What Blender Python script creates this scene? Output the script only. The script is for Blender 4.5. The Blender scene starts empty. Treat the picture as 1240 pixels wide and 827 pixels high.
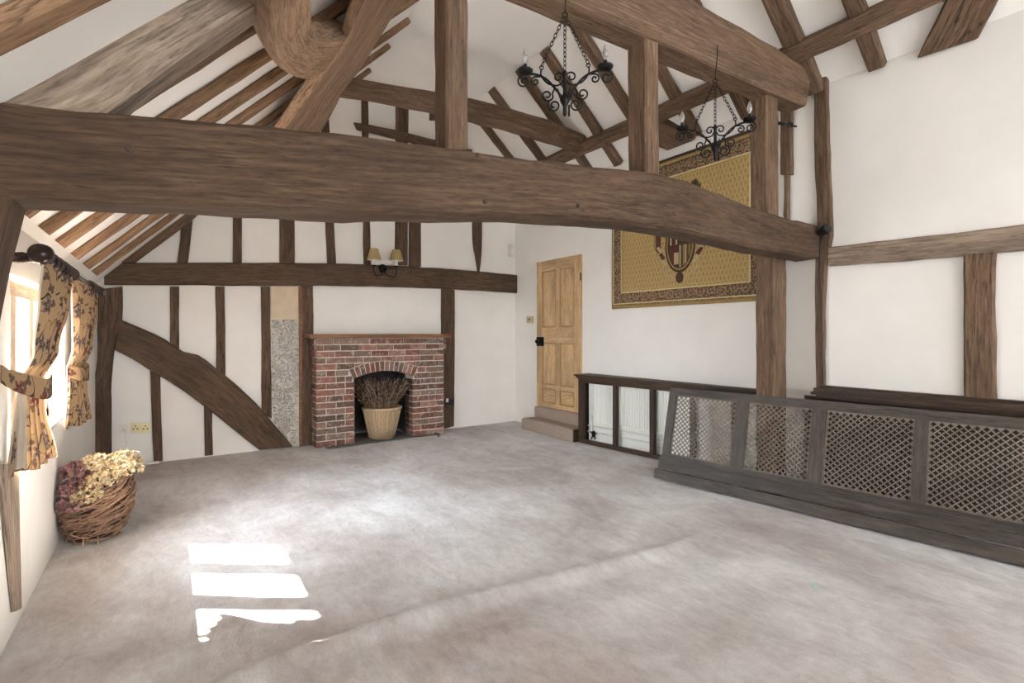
import bpy, math, random
from mathutils import Vector as V, Matrix, noise
random.seed(7)
C = bpy.context.scene.collection
# ------------------------------------------------------------------ camera geometry (1240 x 827 frame)
F = 621.0; TH = math.atan(420/621); cT, sT = math.cos(TH), math.sin(TH); EYE = 1.3; HOR = 404.0
XL, XR, YG = -.55, 4.32, 6.30          # inner faces of the left, right and gable walls
TL, TR = 1.02, .9                      # pitch of the two roof slopes
EAVE, EAVR, FLAT = 1.78, 3.27, 4.24
def ray(u, v):
    r = (u-620)/F
    return V((cT*r+sT, cT-sT*r, (HOR-v)/F))
EYEP = V((0, 0, EYE))
def on(n, k):
    n = V(n)
    def f(u, v):
        d = ray(u, v); return EYEP + d*((k-n.dot(EYEP))/n.dot(d))
    return f
def planeX(x): return on((1,0,0), x)
def planeY(y): return on((0,1,0), y)
def planeZ(z): return on((0,0,1), z)
def slopeL(off=0): return on((-TL,0,1), EAVE-off-TL*XL)
def slopeR(off=0): return on((TR,0,1), EAVR-off+TR*XR)
def truss(off=0): return on((0,1,0), 1.99+off)
NT = V((0,1,0))         # away from the camera, square to the near truss
NLs = V((-TL,0,1)).normalized(); NRs = V((TR,0,1)).normalized()   # up, out of the roof slopes
# ------------------------------------------------------------------ materials
def newmat(name):
    m = bpy.data.materials.new(name); m.use_nodes = True
    nt = m.node_tree; return m, nt, nt.nodes['Principled BSDF']
def N(nt, t, **kw):
    n = nt.nodes.new(t)
    for k, v in kw.items():
        if k in n.inputs: n.inputs[k].default_value = v
        else: setattr(n, k, v)
    return n
def ramp(nt, src, stops):
    r = nt.nodes.new('ShaderNodeValToRGB'); e = r.color_ramp.elements
    while len(e) < len(stops): e.new(.5)
    for i, (p, c) in enumerate(stops):
        e[i].position = p; e[i].color = tuple(c)+(1,) if len(c) == 3 else c
    nt.links.new(src, r.inputs[0]); return r.outputs[0]
def mixc(nt, fac, a, b, mode='MIX'):
    m = nt.nodes.new('ShaderNodeMix'); m.data_type = 'RGBA'; m.blend_type = mode
    for s, v in ((0, fac), (6, a), (7, b)):
        if hasattr(v, 'links') or isinstance(v, bpy.types.NodeSocket): nt.links.new(v, m.inputs[s])
        else: m.inputs[s].default_value = v if s == 0 else (tuple(v)+(1,))[:4]
    return m.outputs[2]
def mth(nt, op, a, b=None, c=None):
    m = nt.nodes.new('ShaderNodeMath'); m.operation = op
    for i, v in enumerate((a, b, c)):
        if v is None: continue
        if isinstance(v, bpy.types.NodeSocket): nt.links.new(v, m.inputs[i])
        else: m.inputs[i].default_value = v
    return m.outputs[0]
def mapped(nt, scale, coord='UV', rnd=True):
    tc = nt.nodes.new('ShaderNodeTexCoord'); mp = nt.nodes.new('ShaderNodeMapping')
    mp.inputs['Scale'].default_value = scale
    nt.links.new(tc.outputs[coord], mp.inputs[0])
    if rnd:
        oi = nt.nodes.new('ShaderNodeObjectInfo'); cb = nt.nodes.new('ShaderNodeCombineXYZ')
        nt.links.new(mth(nt, 'MULTIPLY', oi.outputs['Random'], 37.), cb.inputs[0])
        nt.links.new(mth(nt, 'MULTIPLY', oi.outputs['Random'], 91.), cb.inputs[2])
        nt.links.new(cb.outputs[0], mp.inputs['Location'])
    return mp.outputs[0]
def noi(nt, vec, scale=1., detail=6., rough=.6, dist=0.):
    n = N(nt, 'ShaderNodeTexNoise'); n.inputs['Scale'].default_value = scale; n.inputs['Detail'].default_value = detail
    n.inputs['Roughness'].default_value = rough; n.inputs['Distortion'].default_value = dist
    nt.links.new(vec, n.inputs['Vector']); return n.outputs['Fac']
def bump(nt, bs, h, strength=.4, dist=.01):
    b = N(nt, 'ShaderNodeBump'); b.inputs['Strength'].default_value = strength; b.inputs['Distance'].default_value = dist
    nt.links.new(h, b.inputs['Height']); nt.links.new(b.outputs[0], bs.inputs['Normal'])
def wood(name, dark, mid, light, rough=.75, grain=40, crack=.8, b=.5):
    m, nt, bs = newmat(name)
    g = noi(nt, mapped(nt, (4.5, grain*1.5, 4)), 1, 9, .7, .15)
    p = noi(nt, mapped(nt, (1.3, 5, 1.3)), 1, 4, .6)
    col = ramp(nt, g, [(.3, dark), (.52, mid), (.74, light)])
    pd = ramp(nt, p, [(.32, (.62,.60,.58)), (.6, (1.1,1.08,1.05))])
    col = mixc(nt, .85, col, pd, 'MULTIPLY')
    cr = noi(nt, mapped(nt, (1.3, 26, 1)), 1, 4, .55, .1)
    line = ramp(nt, cr, [(.46, (1,1,1)), (.485, (0,0,0)), (.5, (1,1,1))])
    msk = noi(nt, mapped(nt, (1.1, 2.5, 1)), 1, 2, .5)
    line = mixc(nt, ramp(nt, msk, [(.42, (0,0,0)), (.6, (1,1,1))]), (1,1,1), line)
    col = mixc(nt, crack, col, line, 'MULTIPLY')
    sp = noi(nt, mapped(nt, (16, 110, 4)), 1, 3, .6)
    col = mixc(nt, .8, col, ramp(nt, sp, [(.30, (.55,.52,.50)), (.46, (1,1,1)), (.66, (1.05,1.05,1.05)), (.76, (1.5,1.45,1.4))]), 'MULTIPLY')
    nt.links.new(col, bs.inputs['Base Color']); bs.inputs['Roughness'].default_value = rough
    bs.inputs['Specular IOR Level'].default_value = .3
    hh = mth(nt, 'ADD', g, mth(nt, 'MULTIPLY', line, .5)); bump(nt, bs, hh, b, .012)
    return m
def plain(name, col, rough=.6, metal=0, var=.0, scale=30., b=0., spec=.4):
    m, nt, bs = newmat(name); bs.inputs['Roughness'].default_value = rough; bs.inputs['Metallic'].default_value = metal
    bs.inputs['Specular IOR Level'].default_value = spec
    if var or b:
        n = noi(nt, mapped(nt, (1,1,1), 'Object'), scale, 5, .6)
        lo = tuple(c*(1-var) for c in col); hi = tuple(min(1, c*(1+var)) for c in col)
        nt.links.new(ramp(nt, n, [(.3, lo), (.7, hi)]), bs.inputs['Base Color'])
        if b: bump(nt, bs, n, b, .004)
    else: bs.inputs['Base Color'].default_value = tuple(col)+(1,)
    return m
def attr_mat(name, rough=.9, scale=55., var=.35, b=.6, coat=None):
    m, nt, bs = newmat(name); a = N(nt, 'ShaderNodeAttribute'); a.attribute_name = 'tone'
    n = noi(nt, mapped(nt, (1,1,1), 'Object'), scale, 6, .65)
    col = mixc(nt, 1., a.outputs['Color'], ramp(nt, n, [(.3, (1-var,)*3), (.7, (1+var*.6,)*3)]), 'MULTIPLY')
    if coat:
        n2 = noi(nt, mapped(nt, (1,1,1), 'Object'), 19., 5, .7)
        col = mixc(nt, ramp(nt, n2, [(.52, (0,0,0)), (.72, (.65,.65,.65))]), col, coat)
    nt.links.new(col, bs.inputs['Base Color']); bs.inputs['Roughness'].default_value = rough
    bs.inputs['Specular IOR Level'].default_value = .2
    bump(nt, bs, n, b, .004); return m
M = {}
M['oak'] = wood('old oak', (.050,.029,.017), (.115,.070,.043), (.20,.132,.088))
M['oak_front'] = wood('weathered oak', (.048,.027,.015), (.094,.056,.033), (.165,.108,.069), grain=44, crack=.5)
M['oak_mid'] = wood('brown oak', (.075,.043,.025), (.165,.102,.063), (.28,.185,.122))
M['oak_lifted'] = wood('lightened brown oak', (.19,.115,.068), (.35,.225,.14), (.50,.35,.235), grain=30)  # lightened copy of warm oak, stands in for light missing on these timbers
M['oak_warm'] = wood('warm oak', (.13,.072,.038), (.27,.16,.09), (.41,.27,.165), grain=30)
M['oak_grey'] = wood('grey oak', (.15,.11,.082), (.29,.22,.165), (.42,.34,.27), grain=30, crack=.5)
M['stain'] = wood('dark stained pine', (.036,.028,.023), (.070,.057,.048), (.115,.097,.083), .5, 26, .3, .2)
M['shelfwood'] = wood('dark shelf wood', (.028,.016,.010), (.060,.036,.022), (.11,.07,.045), .5, 50, .6, .3)
M['slat'] = wood('grey brown lattice', (.13,.105,.085), (.20,.165,.135), (.27,.23,.19), .6, 30, .2, .2)
M['pine'] = wood('stripped pine', (.52,.335,.165), (.63,.43,.235), (.71,.52,.31), .5, 22, .25, .1)
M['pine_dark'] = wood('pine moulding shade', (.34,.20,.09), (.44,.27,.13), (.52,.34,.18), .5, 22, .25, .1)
M['palewood'] = wood('pale window oak', (.36,.24,.16), (.52,.38,.27), (.66,.52,.40), .6, 26, .3, .2)
M['mantel'] = wood('mantel oak', (.12,.055,.022), (.22,.105,.045), (.30,.16,.075), .5, 40, .3, .2)
M['pole'] = wood('mahogany', (.022,.011,.008), (.045,.022,.016), (.08,.042,.03), .22, 30, .1, .05)
M['white'] = plain('white plaster', (.82,.785,.735), .95, var=.035, scale=2.2, spec=.1)
M['ceil'] = plain('white ceiling plaster', (.93,.90,.855), .95, var=.03, scale=2., spec=.1)
M['iron'] = plain('black iron', (.012,.011,.010), .45, .6)
M['black'] = plain('black plastic', (.012,.012,.012), .35)
M['brass'] = plain('brass', (.55,.40,.16), .3, 1.)
M['cream'] = plain('cream plastic', (.74,.70,.62), .4)
M['whitemetal'] = plain('white enamel', (.80,.80,.74), .35)
M['mortar'] = plain('lime mortar', (.66,.57,.49), .95, var=.18, scale=40, b=.5)
M['soot'] = plain('sooty brick', (.05,.040,.034), .95, var=.4, scale=25, b=.4)
M['slate'] = plain('slate', (.15,.14,.13), .7, var=.3, scale=14, b=.2)
M['brick'] = attr_mat('old brick', .92, 60, .38, .7, (.60,.50,.42))
M['flora'] = attr_mat('dried flowers', .9, 80, .3, .2)
M['wick'] = attr_mat('willow', .6, 70, .35, .3)
M['socketgold'] = plain('pale brass plate', (.55,.47,.27), .35, .7)
M['cavity_board'] = plain('dark cavity board', (.06,.045,.036), .9, var=.3, scale=5)  # dark brown, for the board behind the lattice
M['tan'] = plain('tan plaster', (.62,.50,.36), .9, var=.08, scale=8)
m, nt, bs = newmat('candle bulb glass'); bs.inputs['Base Color'].default_value = (.9,.88,.85,1); bs.inputs['Roughness'].default_value = .05
bs.inputs['Transmission Weight'].default_value = .85; M['bulb'] = m
m, nt, bs = newmat('window glass'); nt.nodes.remove(bs)
tr = N(nt, 'ShaderNodeBsdfTransparent'); gl = N(nt, 'ShaderNodeBsdfGlossy'); gl.inputs['Roughness'].default_value = .03
mx = N(nt, 'ShaderNodeMixShader'); mx.inputs[0].default_value = .06
nt.links.new(tr.outputs[0], mx.inputs[1]); nt.links.new(gl.outputs[0], mx.inputs[2])
nt.links.new(mx.outputs[0], nt.nodes['Material Output'].inputs[0]); M['glass'] = m
# incised pargeting panel
m, nt, bs = newmat('incised grey plaster'); w = noi(nt, mapped(nt, (1,1,1), 'Object', False), 13, 3, .5, 2.2)
ln = ramp(nt, w, [(.455, (1,1,1)), (.49, (0,0,0)), (.51, (0,0,0)), (.545, (1,1,1))])
big = noi(nt, mapped(nt, (1,1,1), 'Object', False), 5, 4, .6)
col = mixc(nt, ln, (.34,.31,.27), ramp(nt, big, [(.35, (.52,.49,.43)), (.65, (.72,.68,.60))]))
nt.links.new(col, bs.inputs['Base Color']); bs.inputs['Roughness'].default_value = .95; bump(nt, bs, ln, .9, .012); M['parge'] = m
# carpet
m, nt, bs = newmat('taupe carpet'); pv = mapped(nt, (1,1,1), 'Object', False)
a = noi(nt, pv, .9, 5, .62, .5); a2 = noi(nt, mapped(nt, (3.2, 1.1, 1), 'Object', False), 1.6, 5, .7, .8); fine = noi(nt, pv, 160, 3, .7)
mid_ = noi(nt, mapped(nt, (1.5,.8,1), 'Object', False), 13, 7, .75, .6)
col = ramp(nt, a, [(.36, (.435,.385,.36)), (.5, (.56,.535,.52)), (.64, (.68,.67,.665))])
col = mixc(nt, .55, col, ramp(nt, a2, [(.36, (.74,.71,.69)), (.58, (1.06,1.06,1.07))]), 'MULTIPLY')
col = mixc(nt, .8, col, ramp(nt, mid_, [(.3, (.80,.78,.77)), (.62, (1.06,)*3)]), 'MULTIPLY')
col = mixc(nt, .5, col, ramp(nt, fine, [(.25, (.72,)*3), (.7, (1.15,)*3)]), 'MULTIPLY')
nt.links.new(col, bs.inputs['Base Color']); bs.inputs['Roughness'].default_value = 1; bs.inputs['Specular IOR Level'].default_value = .05
bs.inputs['Sheen Weight'].default_value = .15; bs.inputs['Sheen Roughness'].default_value = .5
bump(nt, bs, mth(nt, 'ADD', mth(nt, 'MULTIPLY', fine, .35), mth(nt, 'MULTIPLY', mid_, 1.2)), .55, .012); M['carpet'] = m
M['stepcarpet'] = plain('step carpet', (.36,.285,.235), 1, var=.2, scale=60, b=.5, spec=.05)
# floral curtain cloth: blooms from a Voronoi lattice, vines from a noise contour
def floral(name, base, ink, red):
    m, nt, bs = newmat(name); uv = mapped(nt, (1,1,1), 'UV', False)
    def blooms(scale, R, n, k):
        v = N(nt, 'ShaderNodeTexVoronoi'); v.voronoi_dimensions = '2D'; v.inputs['Scale'].default_value = scale; v.inputs['Randomness'].default_value = .75
        nt.links.new(uv, v.inputs['Vector'])
        sb = N(nt, 'ShaderNodeVectorMath'); sb.operation = 'SUBTRACT'; nt.links.new(uv, sb.inputs[0]); nt.links.new(v.outputs['Position'], sb.inputs[1])
        sp = N(nt, 'ShaderNodeSeparateXYZ'); nt.links.new(sb.outputs[0], sp.inputs[0])
        r = mth(nt, 'SQRT', mth(nt, 'ADD', mth(nt, 'POWER', mth(nt, 'ABSOLUTE', sp.outputs[0]), 2.), mth(nt, 'POWER', mth(nt, 'ABSOLUTE', sp.outputs[1]), 2.)))
        th = mth(nt, 'ARCTAN2', sp.outputs[1], sp.outputs[0])
        sr = N(nt, 'ShaderNodeSeparateColor'); nt.links.new(v.outputs['Color'], sr.inputs[0])
        pet = mth(nt, 'ABSOLUTE', mth(nt, 'SINE', mth(nt, 'ADD', mth(nt, 'MULTIPLY', th, n), mth(nt, 'MULTIPLY', sr.outputs[0], 6.))))
        lim = mth(nt, 'MULTIPLY', mth(nt, 'ADD', mth(nt, 'MULTIPLY', pet, .55), .45), R)
        mask = mth(nt, 'LESS_THAN', r, lim)
        ring = mth(nt, 'LESS_THAN', mth(nt, 'ABSOLUTE', mth(nt, 'SUBTRACT', r, mth(nt, 'MULTIPLY', lim, .55))), R*.10)
        return mask, ring, sr.outputs[1]
    fm, fr, rnd = blooms(6.5, .042, 3., 0); lm, lr, _ = blooms(13., .020, 1.5, 1)
    vn = noi(nt, uv, 7., 1, .4, .6)
    vine = mth(nt, 'LESS_THAN', mth(nt, 'ABSOLUTE', mth(nt, 'SUBTRACT', vn, .5)), .010)
    cloth = mixc(nt, noi(nt, uv, 120, 2, .5), base, tuple(c*.8 for c in base))
    col = mixc(nt, vine, cloth, ink); col = mixc(nt, mth(nt, 'MULTIPLY', lm, .8), col, ink)
    petal = mixc(nt, mth(nt, 'GREATER_THAN', rnd, .62), tuple(i*2.2+.02 for i in ink), red)
    col = mixc(nt, mth(nt, 'MULTIPLY', fm, .9), col, petal); col = mixc(nt, fr, col, ink)
    nt.links.new(col, bs.inputs['Base Color']); bs.inputs['Roughness'].default_value = .9; bs.inputs['Specular IOR Level'].default_value = .1
    tl = N(nt, 'ShaderNodeBsdfTranslucent'); nt.links.new(col, tl.inputs[0]); mx = N(nt, 'ShaderNodeMixShader'); mx.inputs[0].default_value = .16
    nt.links.new(bs.outputs[0], mx.inputs[1]); nt.links.new(tl.outputs[0], mx.inputs[2]); nt.links.new(mx.outputs[0], nt.nodes['Material Output'].inputs[0])
    return m
M['floral'] = floral('floral curtain cloth', (.37,.245,.138), (.055,.036,.032), (.17,.055,.045))
m, nt, bs = newmat('beige lining'); bs.inputs['Base Color'].default_value = (.52,.45,.36,1); bs.inputs['Roughness'].default_value = .9
tl = N(nt, 'ShaderNodeBsdfTranslucent'); tl.inputs[0].default_value = (.6,.53,.43,1); mx = N(nt, 'ShaderNodeMixShader'); mx.inputs[0].default_value = .3
nt.links.new(bs.outputs[0], mx.inputs[1]); nt.links.new(tl.outputs[0], mx.inputs[2]); nt.links.new(mx.outputs[0], nt.nodes['Material Output'].inputs[0]); M['lining'] = m
# tapestry ground and border (UV in metres)
m, nt, bs = newmat('mustard tapestry'); uv = mapped(nt, (1,1,1), 'UV', False)
sp = N(nt, 'ShaderNodeSeparateXYZ'); nt.links.new(uv, sp.inputs[0])
def stagger(px, py, hx, hy):
    row = mth(nt, 'FLOOR', mth(nt, 'DIVIDE', sp.outputs[1], py))
    sh = mth(nt, 'MULTIPLY', mth(nt, 'MODULO', row, 2.), .5)
    fx = mth(nt, 'ABSOLUTE', mth(nt, 'SUBTRACT', mth(nt, 'FRACT', mth(nt, 'ADD', mth(nt, 'DIVIDE', sp.outputs[0], px), sh)), .5))
    fy = mth(nt, 'ABSOLUTE', mth(nt, 'SUBTRACT', mth(nt, 'FRACT', mth(nt, 'DIVIDE', sp.outputs[1], py)), .5))
    return mth(nt, 'MULTIPLY', mth(nt, 'LESS_THAN', fx, hx), mth(nt, 'LESS_THAN', fy, hy))
dash = stagger(.042, .052, .13, .34); n1 = noi(nt, uv, 45, 4, .6)
base = ramp(nt, n1, [(.3, (.36,.245,.10)), (.7, (.50,.36,.165))])
col = mixc(nt, mth(nt, 'MULTIPLY', dash, .62), base, (.22,.12,.035))
nt.links.new(col, bs.inputs['Base Color']); bs.inputs['Roughness'].default_value = .95; bs.inputs['Specular IOR Level'].default_value = .05
bump(nt, bs, n1, .3, .003); M['tapfield'] = m
m, nt, bs = newmat('brown tapestry border'); uv = mapped(nt, (1,1,1), 'UV', False)
v = N(nt, 'ShaderNodeTexVoronoi'); v.inputs['Scale'].default_value = 8.5; v.inputs['Randomness'].default_value = .25; v.voronoi_dimensions = '2D'; nt.links.new(uv, v.inputs['Vector'])
r1 = ramp(nt, v.outputs['Distance'], [(0, (.40,.28,.16)), (.10, (.085,.035,.025)), (.28, (.13,.05,.035)), (.36, (.30,.20,.10)), (.42, (.065,.035,.022)), (.8, (.10,.055,.032))])
v2 = N(nt, 'ShaderNodeTexVoronoi'); v2.inputs['Scale'].default_value = 48; v2.voronoi_dimensions = '2D'; nt.links.new(uv, v2.inputs['Vector'])
col = mixc(nt, ramp(nt, v2.outputs['Distance'], [(.34, (0,0,0)), (.5, (.6,.6,.6))]), r1, (.33,.23,.12))
nt.links.new(col, bs.inputs['Base Color']); bs.inputs['Roughness'].default_value = .95; M['tapborder'] = m
M['taphem'] = plain('tapestry hem', (.30,.20,.075), .95, var=.2, scale=60)
M['tapline'] = plain('pale tapestry line', (.60,.47,.25), .95)
M['heraldred'] = plain('dull red wool', (.105,.034,.026), .95, var=.3, scale=60)
M['heralddark'] = plain('dark brown wool', (.060,.036,.024), .95, var=.3, scale=60)
M['heraldcream'] = plain('cream wool', (.42,.33,.19), .95, var=.2, scale=60)
M['heraldgreen'] = plain('drab green wool', (.09,.075,.03), .95, var=.2, scale=60)
M['scrap'] = plain('pale green paper', (.30,.44,.36), .8)
M['shade'] = plain('buff lampshade', (.40,.30,.13), .9, var=.12, scale=80)
M['shadein'] = plain('white shade lining', (.8,.77,.7), .8)
# ------------------------------------------------------------------ mesh helpers
def tint(c, a, b):
    k = random.uniform(a, b); return tuple(x*k for x in c)
class MB:
    def __init__(s): s.v = []; s.f = []; s.uv = []; s.mi = []; s.col = []; s.mats = []
    def m(s, mat):
        if mat not in s.mats: s.mats.append(mat)
        return s.mats.index(mat)
    def face(s, idx, uv=None, mat=None, col=None):
        s.f.append(idx); s.uv.append(uv or [(s.v[i][0]+s.v[i][1], s.v[i][2]) for i in idx])
        s.mi.append(s.m(mat) if mat else 0); s.col.append(col or (1,1,1))
    def box(s, lo, hi, mat=None, X=None, col=None, jit=0):
        """box from lo to hi; X maps local to world; u of the UV runs along the longest side"""
        lo, hi = V(lo), V(hi); b = len(s.v); d = hi-lo; L = max(range(3), key=lambda i: d[i])
        cs = [V((hi[0] if i & 1 else lo[0], hi[1] if i & 2 else lo[1], hi[2] if i & 4 else lo[2])) for i in range(8)]
        if jit: cs = [c+V([random.uniform(-jit, jit) for _ in range(3)]) for c in cs]
        s.v += [(X @ c) if X else c for c in cs]
        for q, ax in (((0,2,3,1),2), ((4,5,7,6),2), ((0,1,5,4),1), ((2,6,7,3),1), ((0,4,6,2),0), ((1,3,7,5),0)):
            o = [i for i in range(3) if i != ax]
            if L in o: uu = L; vv = [i for i in o if i != L][0]
            else: uu, vv = o
            s.face([b+i for i in q], [(cs[i][uu], cs[i][vv]+ax*.37) for i in q], mat, col)
        return s
    def ring_loft(s, rings, mat=None, closed=True, caps=True, col=None, us=None):
        b = len(s.v); n = len(rings[0]); 
        for r in rings: s.v += r
        per = [0]
        for j in range(n): per.append(per[-1]+(V(rings[0][(j+1) % n])-V(rings[0][j])).length)
        if us is None:
            us = [0]
            for i in range(1, len(rings)): us.append(us[-1]+(V(rings[i][0])-V(rings[i-1][0])).length)
        for i in range(len(rings)-1):
            for j in range(n if closed else n-1):
                k = (j+1) % n
                s.face([b+i*n+j, b+i*n+k, b+(i+1)*n+k, b+(i+1)*n+j], [(us[i], per[j]), (us[i], per[j+1]), (us[i+1], per[j+1]), (us[i+1], per[j])], mat, col)
        if caps and closed:
            s.face([b+j for j in reversed(range(n))], None, mat, col); s.face([b+(len(rings)-1)*n+j for j in range(n)], None, mat, col)
        return s
    def tube(s, pts, r, n=8, mat=None, col=None, loop=False, caps=True):
        pts = [V(p) for p in pts]; rr = r if isinstance(r, (list, tuple)) else [r]*len(pts); rings = []; up = None
        for i, p in enumerate(pts):
            a = pts[(i-1) % len(pts)] if loop or i else p; c = pts[(i+1) % len(pts)] if loop or i < len(pts)-1 else p
            t = (c-a).normalized() if (c-a).length > 1e-9 else V((0,0,1))
            if up is None: up = t.orthogonal().normalized()
            up = (up-t*up.dot(t)); up = up.normalized() if up.length > 1e-6 else t.orthogonal().normalized()
            w = t.cross(up)
            rings.append([p+(up*math.cos(2*math.pi*k/n)+w*math.sin(2*math.pi*k/n))*rr[i] for k in range(n)])
        if loop: rings.append(rings[0])
        return s.ring_loft(rings, mat, True, caps and not loop, col)
    def lathe(s, prof, c, n=20, mat=None, axis=V((0,0,1)), col=None, sx=1, sy=1, caps=True):
        c = V(c); a = V(axis).normalized(); e1 = a.orthogonal().normalized() if abs(a.z) < .99 else V((1,0,0)); e2 = a.cross(e1)
        rings = [[c+a*z+e1*(r*sx*math.cos(2*math.pi*k/n))+e2*(r*sy*math.sin(2*math.pi*k/n)) for k in range(n)] for r, z in prof]
        return s.ring_loft(rings, mat, True, caps, col)
    def prism(s, poly, D, mat=None, col=None):
        """closed outline (3-D points) thickened along D"""
        b = len(s.v); n = len(poly); D = V(D); s.v += [V(p) for p in poly]+[V(p)+D for p in poly]
        s.face(list(range(b, b+n)), None, mat, col); s.face([b+n+i for i in reversed(range(n))], None, mat, col)
        for i in range(n): s.face([b+i, b+n+i, b+n+(i+1) % n, b+(i+1) % n], None, mat, col)
        return s
    def build(s, name, mat, parent=None, smooth=False, origin=None, fix=True):
        vs = [V(p) for p in s.v]
        if parent: o0 = parent['_o']; o0 = V(o0)
        elif origin is not None: o0 = V(origin)
        else:
            o0 = V((sum(p.x for p in vs)/len(vs), sum(p.y for p in vs)/len(vs), min(p.z for p in vs)))
        me = bpy.data.meshes.new(name); me.from_pydata([p-o0 for p in vs], [], s.f)
        for mt in (s.mats or [M[mat]] if not s.mats else s.mats): me.materials.append(M[mt] if isinstance(mt, str) else mt)
        me.uv_layers.new(name='UVMap'); me.color_attributes.new('tone', 'FLOAT_COLOR', 'CORNER')
        uvl = me.uv_layers['UVMap']; at = me.color_attributes['tone']
        li = 0
        for p, uv, mi, co in zip(me.polygons, s.uv, s.mi, s.col):
            p.material_index = mi; p.use_smooth = smooth
            for k in range(p.loop_total):
                uvl.data[p.loop_start+k].uv = uv[k]; at.data[p.loop_start+k].color = tuple(co)+(1,)
        if fix:
            import bmesh
            bm = bmesh.new(); bm.from_mesh(me); bmesh.ops.recalc_face_normals(bm, faces=bm.faces); bm.to_mesh(me); bm.free()
        o = bpy.data.objects.new(name, me); C.objects.link(o)
        if parent: o.parent = parent['e'] if isinstance(parent, dict) else parent; o.location = (0,0,0)
        else: o.location = o0
        return o
def tag(o, label, cat, group=None, kind=None):
    o['label'] = label; o['category'] = cat
    if group: o['group'] = group
    if kind: o['kind'] = kind
    return o
def thing(name, label, cat, loc, group=None):
    e = bpy.data.objects.new(name, None); e.empty_display_size = .1; C.objects.link(e); e.location = loc
    tag(e, label, cat, group); return {'e': e, '_o': V(loc)}
def under(o, origin): return {'e': o, '_o': V(origin)}
def struct(o): o['kind'] = 'structure'; return o
def smoothpath(pts, step):
    pts = [V(p) for p in pts]; out = []
    P = [pts[0]*2-pts[1]]+pts+[pts[-1]*2-pts[-2]]
    for i in range(1, len(P)-2):
        n = max(1, int((P[i+1]-P[i]).length/step))
        for k in range(n):
            t = k/n; a, b, c, d = P[i-1], P[i], P[i+1], P[i+2]
            out.append(.5*((2*b)+(c-a)*t+(2*a-5*b+4*c-d)*t*t+(3*b-a-3*c+d)*t**3))
    out.append(pts[-1]); return out
def pair_path(A, B, step):
    """resample two edges together"""
    A, B = [V(p) for p in A], [V(p) for p in B]
    def ext(P): return [P[0]*2-P[1]]+P+[P[-1]*2-P[-2]]
    PA, PB = ext(A), ext(B); oa, ob = [], []
    def cr(P, i, t):
        a, b, c, d = P[i-1], P[i], P[i+1], P[i+2]
        return .5*((2*b)+(c-a)*t+(2*a-5*b+4*c-d)*t*t+(3*b-a-3*c+d)*t**3)
    for i in range(1, len(PA)-2):
        n = max(1, int(((A[i]+B[i])*.5-(A[i-1]+B[i-1])*.5).length/step))
        for k in range(n): oa.append(cr(PA, i, k/n)); ob.append(cr(PB, i, k/n))
    oa.append(A[-1]); ob.append(B[-1]); return oa, ob
TS = [0]
def timber_mesh(A, B, D, wob=.006, cham=.012, step=.09, sub=.07):
    """hewn timber: A and B are the long edges of its face, D reaches from that face to its back"""
    mb = MB(); D = V(D); A, B = pair_path(A, B, step); TS[0] += 7.3; sd = TS[0]
    w0 = max((b-a).length for a, b in zip(A, B)); nw = max(1, min(6, round(w0/sub))); nd = max(1, min(4, round(D.length/sub)))
    rings = []; us = [0]
    for i, (a, b) in enumerate(zip(A, B)):
        if i: us.append(us[-1]+((a+b)*.5-(A[i-1]+B[i-1])*.5).length)
        w = (b-a); c1 = min(.3, cham/max(w.length, 1e-3)); c2 = min(.3, cham/D.length)
        st = lambda n, c: [c]+[c+(1-2*c)*k/n for k in range(1, n)]+[1-c]
        ring = [a+w*t for t in st(nw, c1)]+[b+D*t for t in st(nd, c2)]+[b+D-w*t for t in st(nw, c1)]+[a+D-D*t for t in st(nd, c2)]
        cen = (a+b)*.5+D*.5; out = []
        for k, p in enumerate(ring):
            q = p*5.+V((sd, k*.05, 0)); nz = noise.noise(q)+.5*noise.noise(p*17.+V((sd,0,0)))
            out.append(p+(p-cen).normalized()*nz*wob)
        rings.append(out)
    mb.ring_loft(rings, us=us); return mb
def timber(name, label, cat, A, B, D, mat='oak', group=None, **kw):
    o = timber_mesh(A, B, D, **kw).build(name, mat); return tag(o, label, cat, group)
def px(pl, pts): return [pl(*p) for p in pts]
# ------------------------------------------------------------------ setting
def wall(name, boxes, mat='white'):
    mb = MB()
    for lo, hi in boxes: mb.box(lo, hi)
    return struct(mb.build(name, mat, origin=(0,0,0)))
YB = -5.0                                # wall behind the camera
# floor with loose carpet: a real ripple runs across it
RA, RB = planeZ(0)(300, 818), planeZ(0)(905, 628)
def ripple(x, y):
    p = V((x, y, 0)); d = (RB-RA); L = d.length; d = d/L; t = (p-RA).dot(d)
    q = abs((p-RA-d*t).length)*(1 if (p-RA).cross(d).z > 0 else -1)
    q += .05*math.sin(t*2.2)+.03*noise.noise(V((t*2, 0, 3)))
    fade = max(0, min(1, (t+.5)/.5))*max(0, min(1, (L-.1-t)/.9))
    h = .030*fade*math.exp(-(q/.055)**2)
    h += .010*fade*math.exp(-((q-.33)/.10)**2)
    h += .006*(noise.noise(V((x*1.6, y*1.6, 1)))+.6*noise.noise(V((x*5., y*2.5, 5))))
    e = min(x-XL, XR-x, YG-y, y-YB); return h*max(0, min(1, e/.3))
mb = MB(); nx, ny = 120, 270
for j in range(ny+1):
    for i in range(nx+1):
        x = XL-.02+(XR-XL+.04)*i/nx; y = YB+(YG-YB)*j/ny; mb.v.append(V((x, y, ripple(x, y))))
for j in range(ny):
    for i in range(nx):
        a = j*(nx+1)+i; mb.face([a, a+1, a+nx+2, a+nx+1], [(0,0)]*4)
struct(mb.build('floor', 'carpet', smooth=True, origin=(0,0,0), fix=False))
W0, W1, S0, S1 = 3.02, 4.46, .76, 1.56   # left window opening
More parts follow.
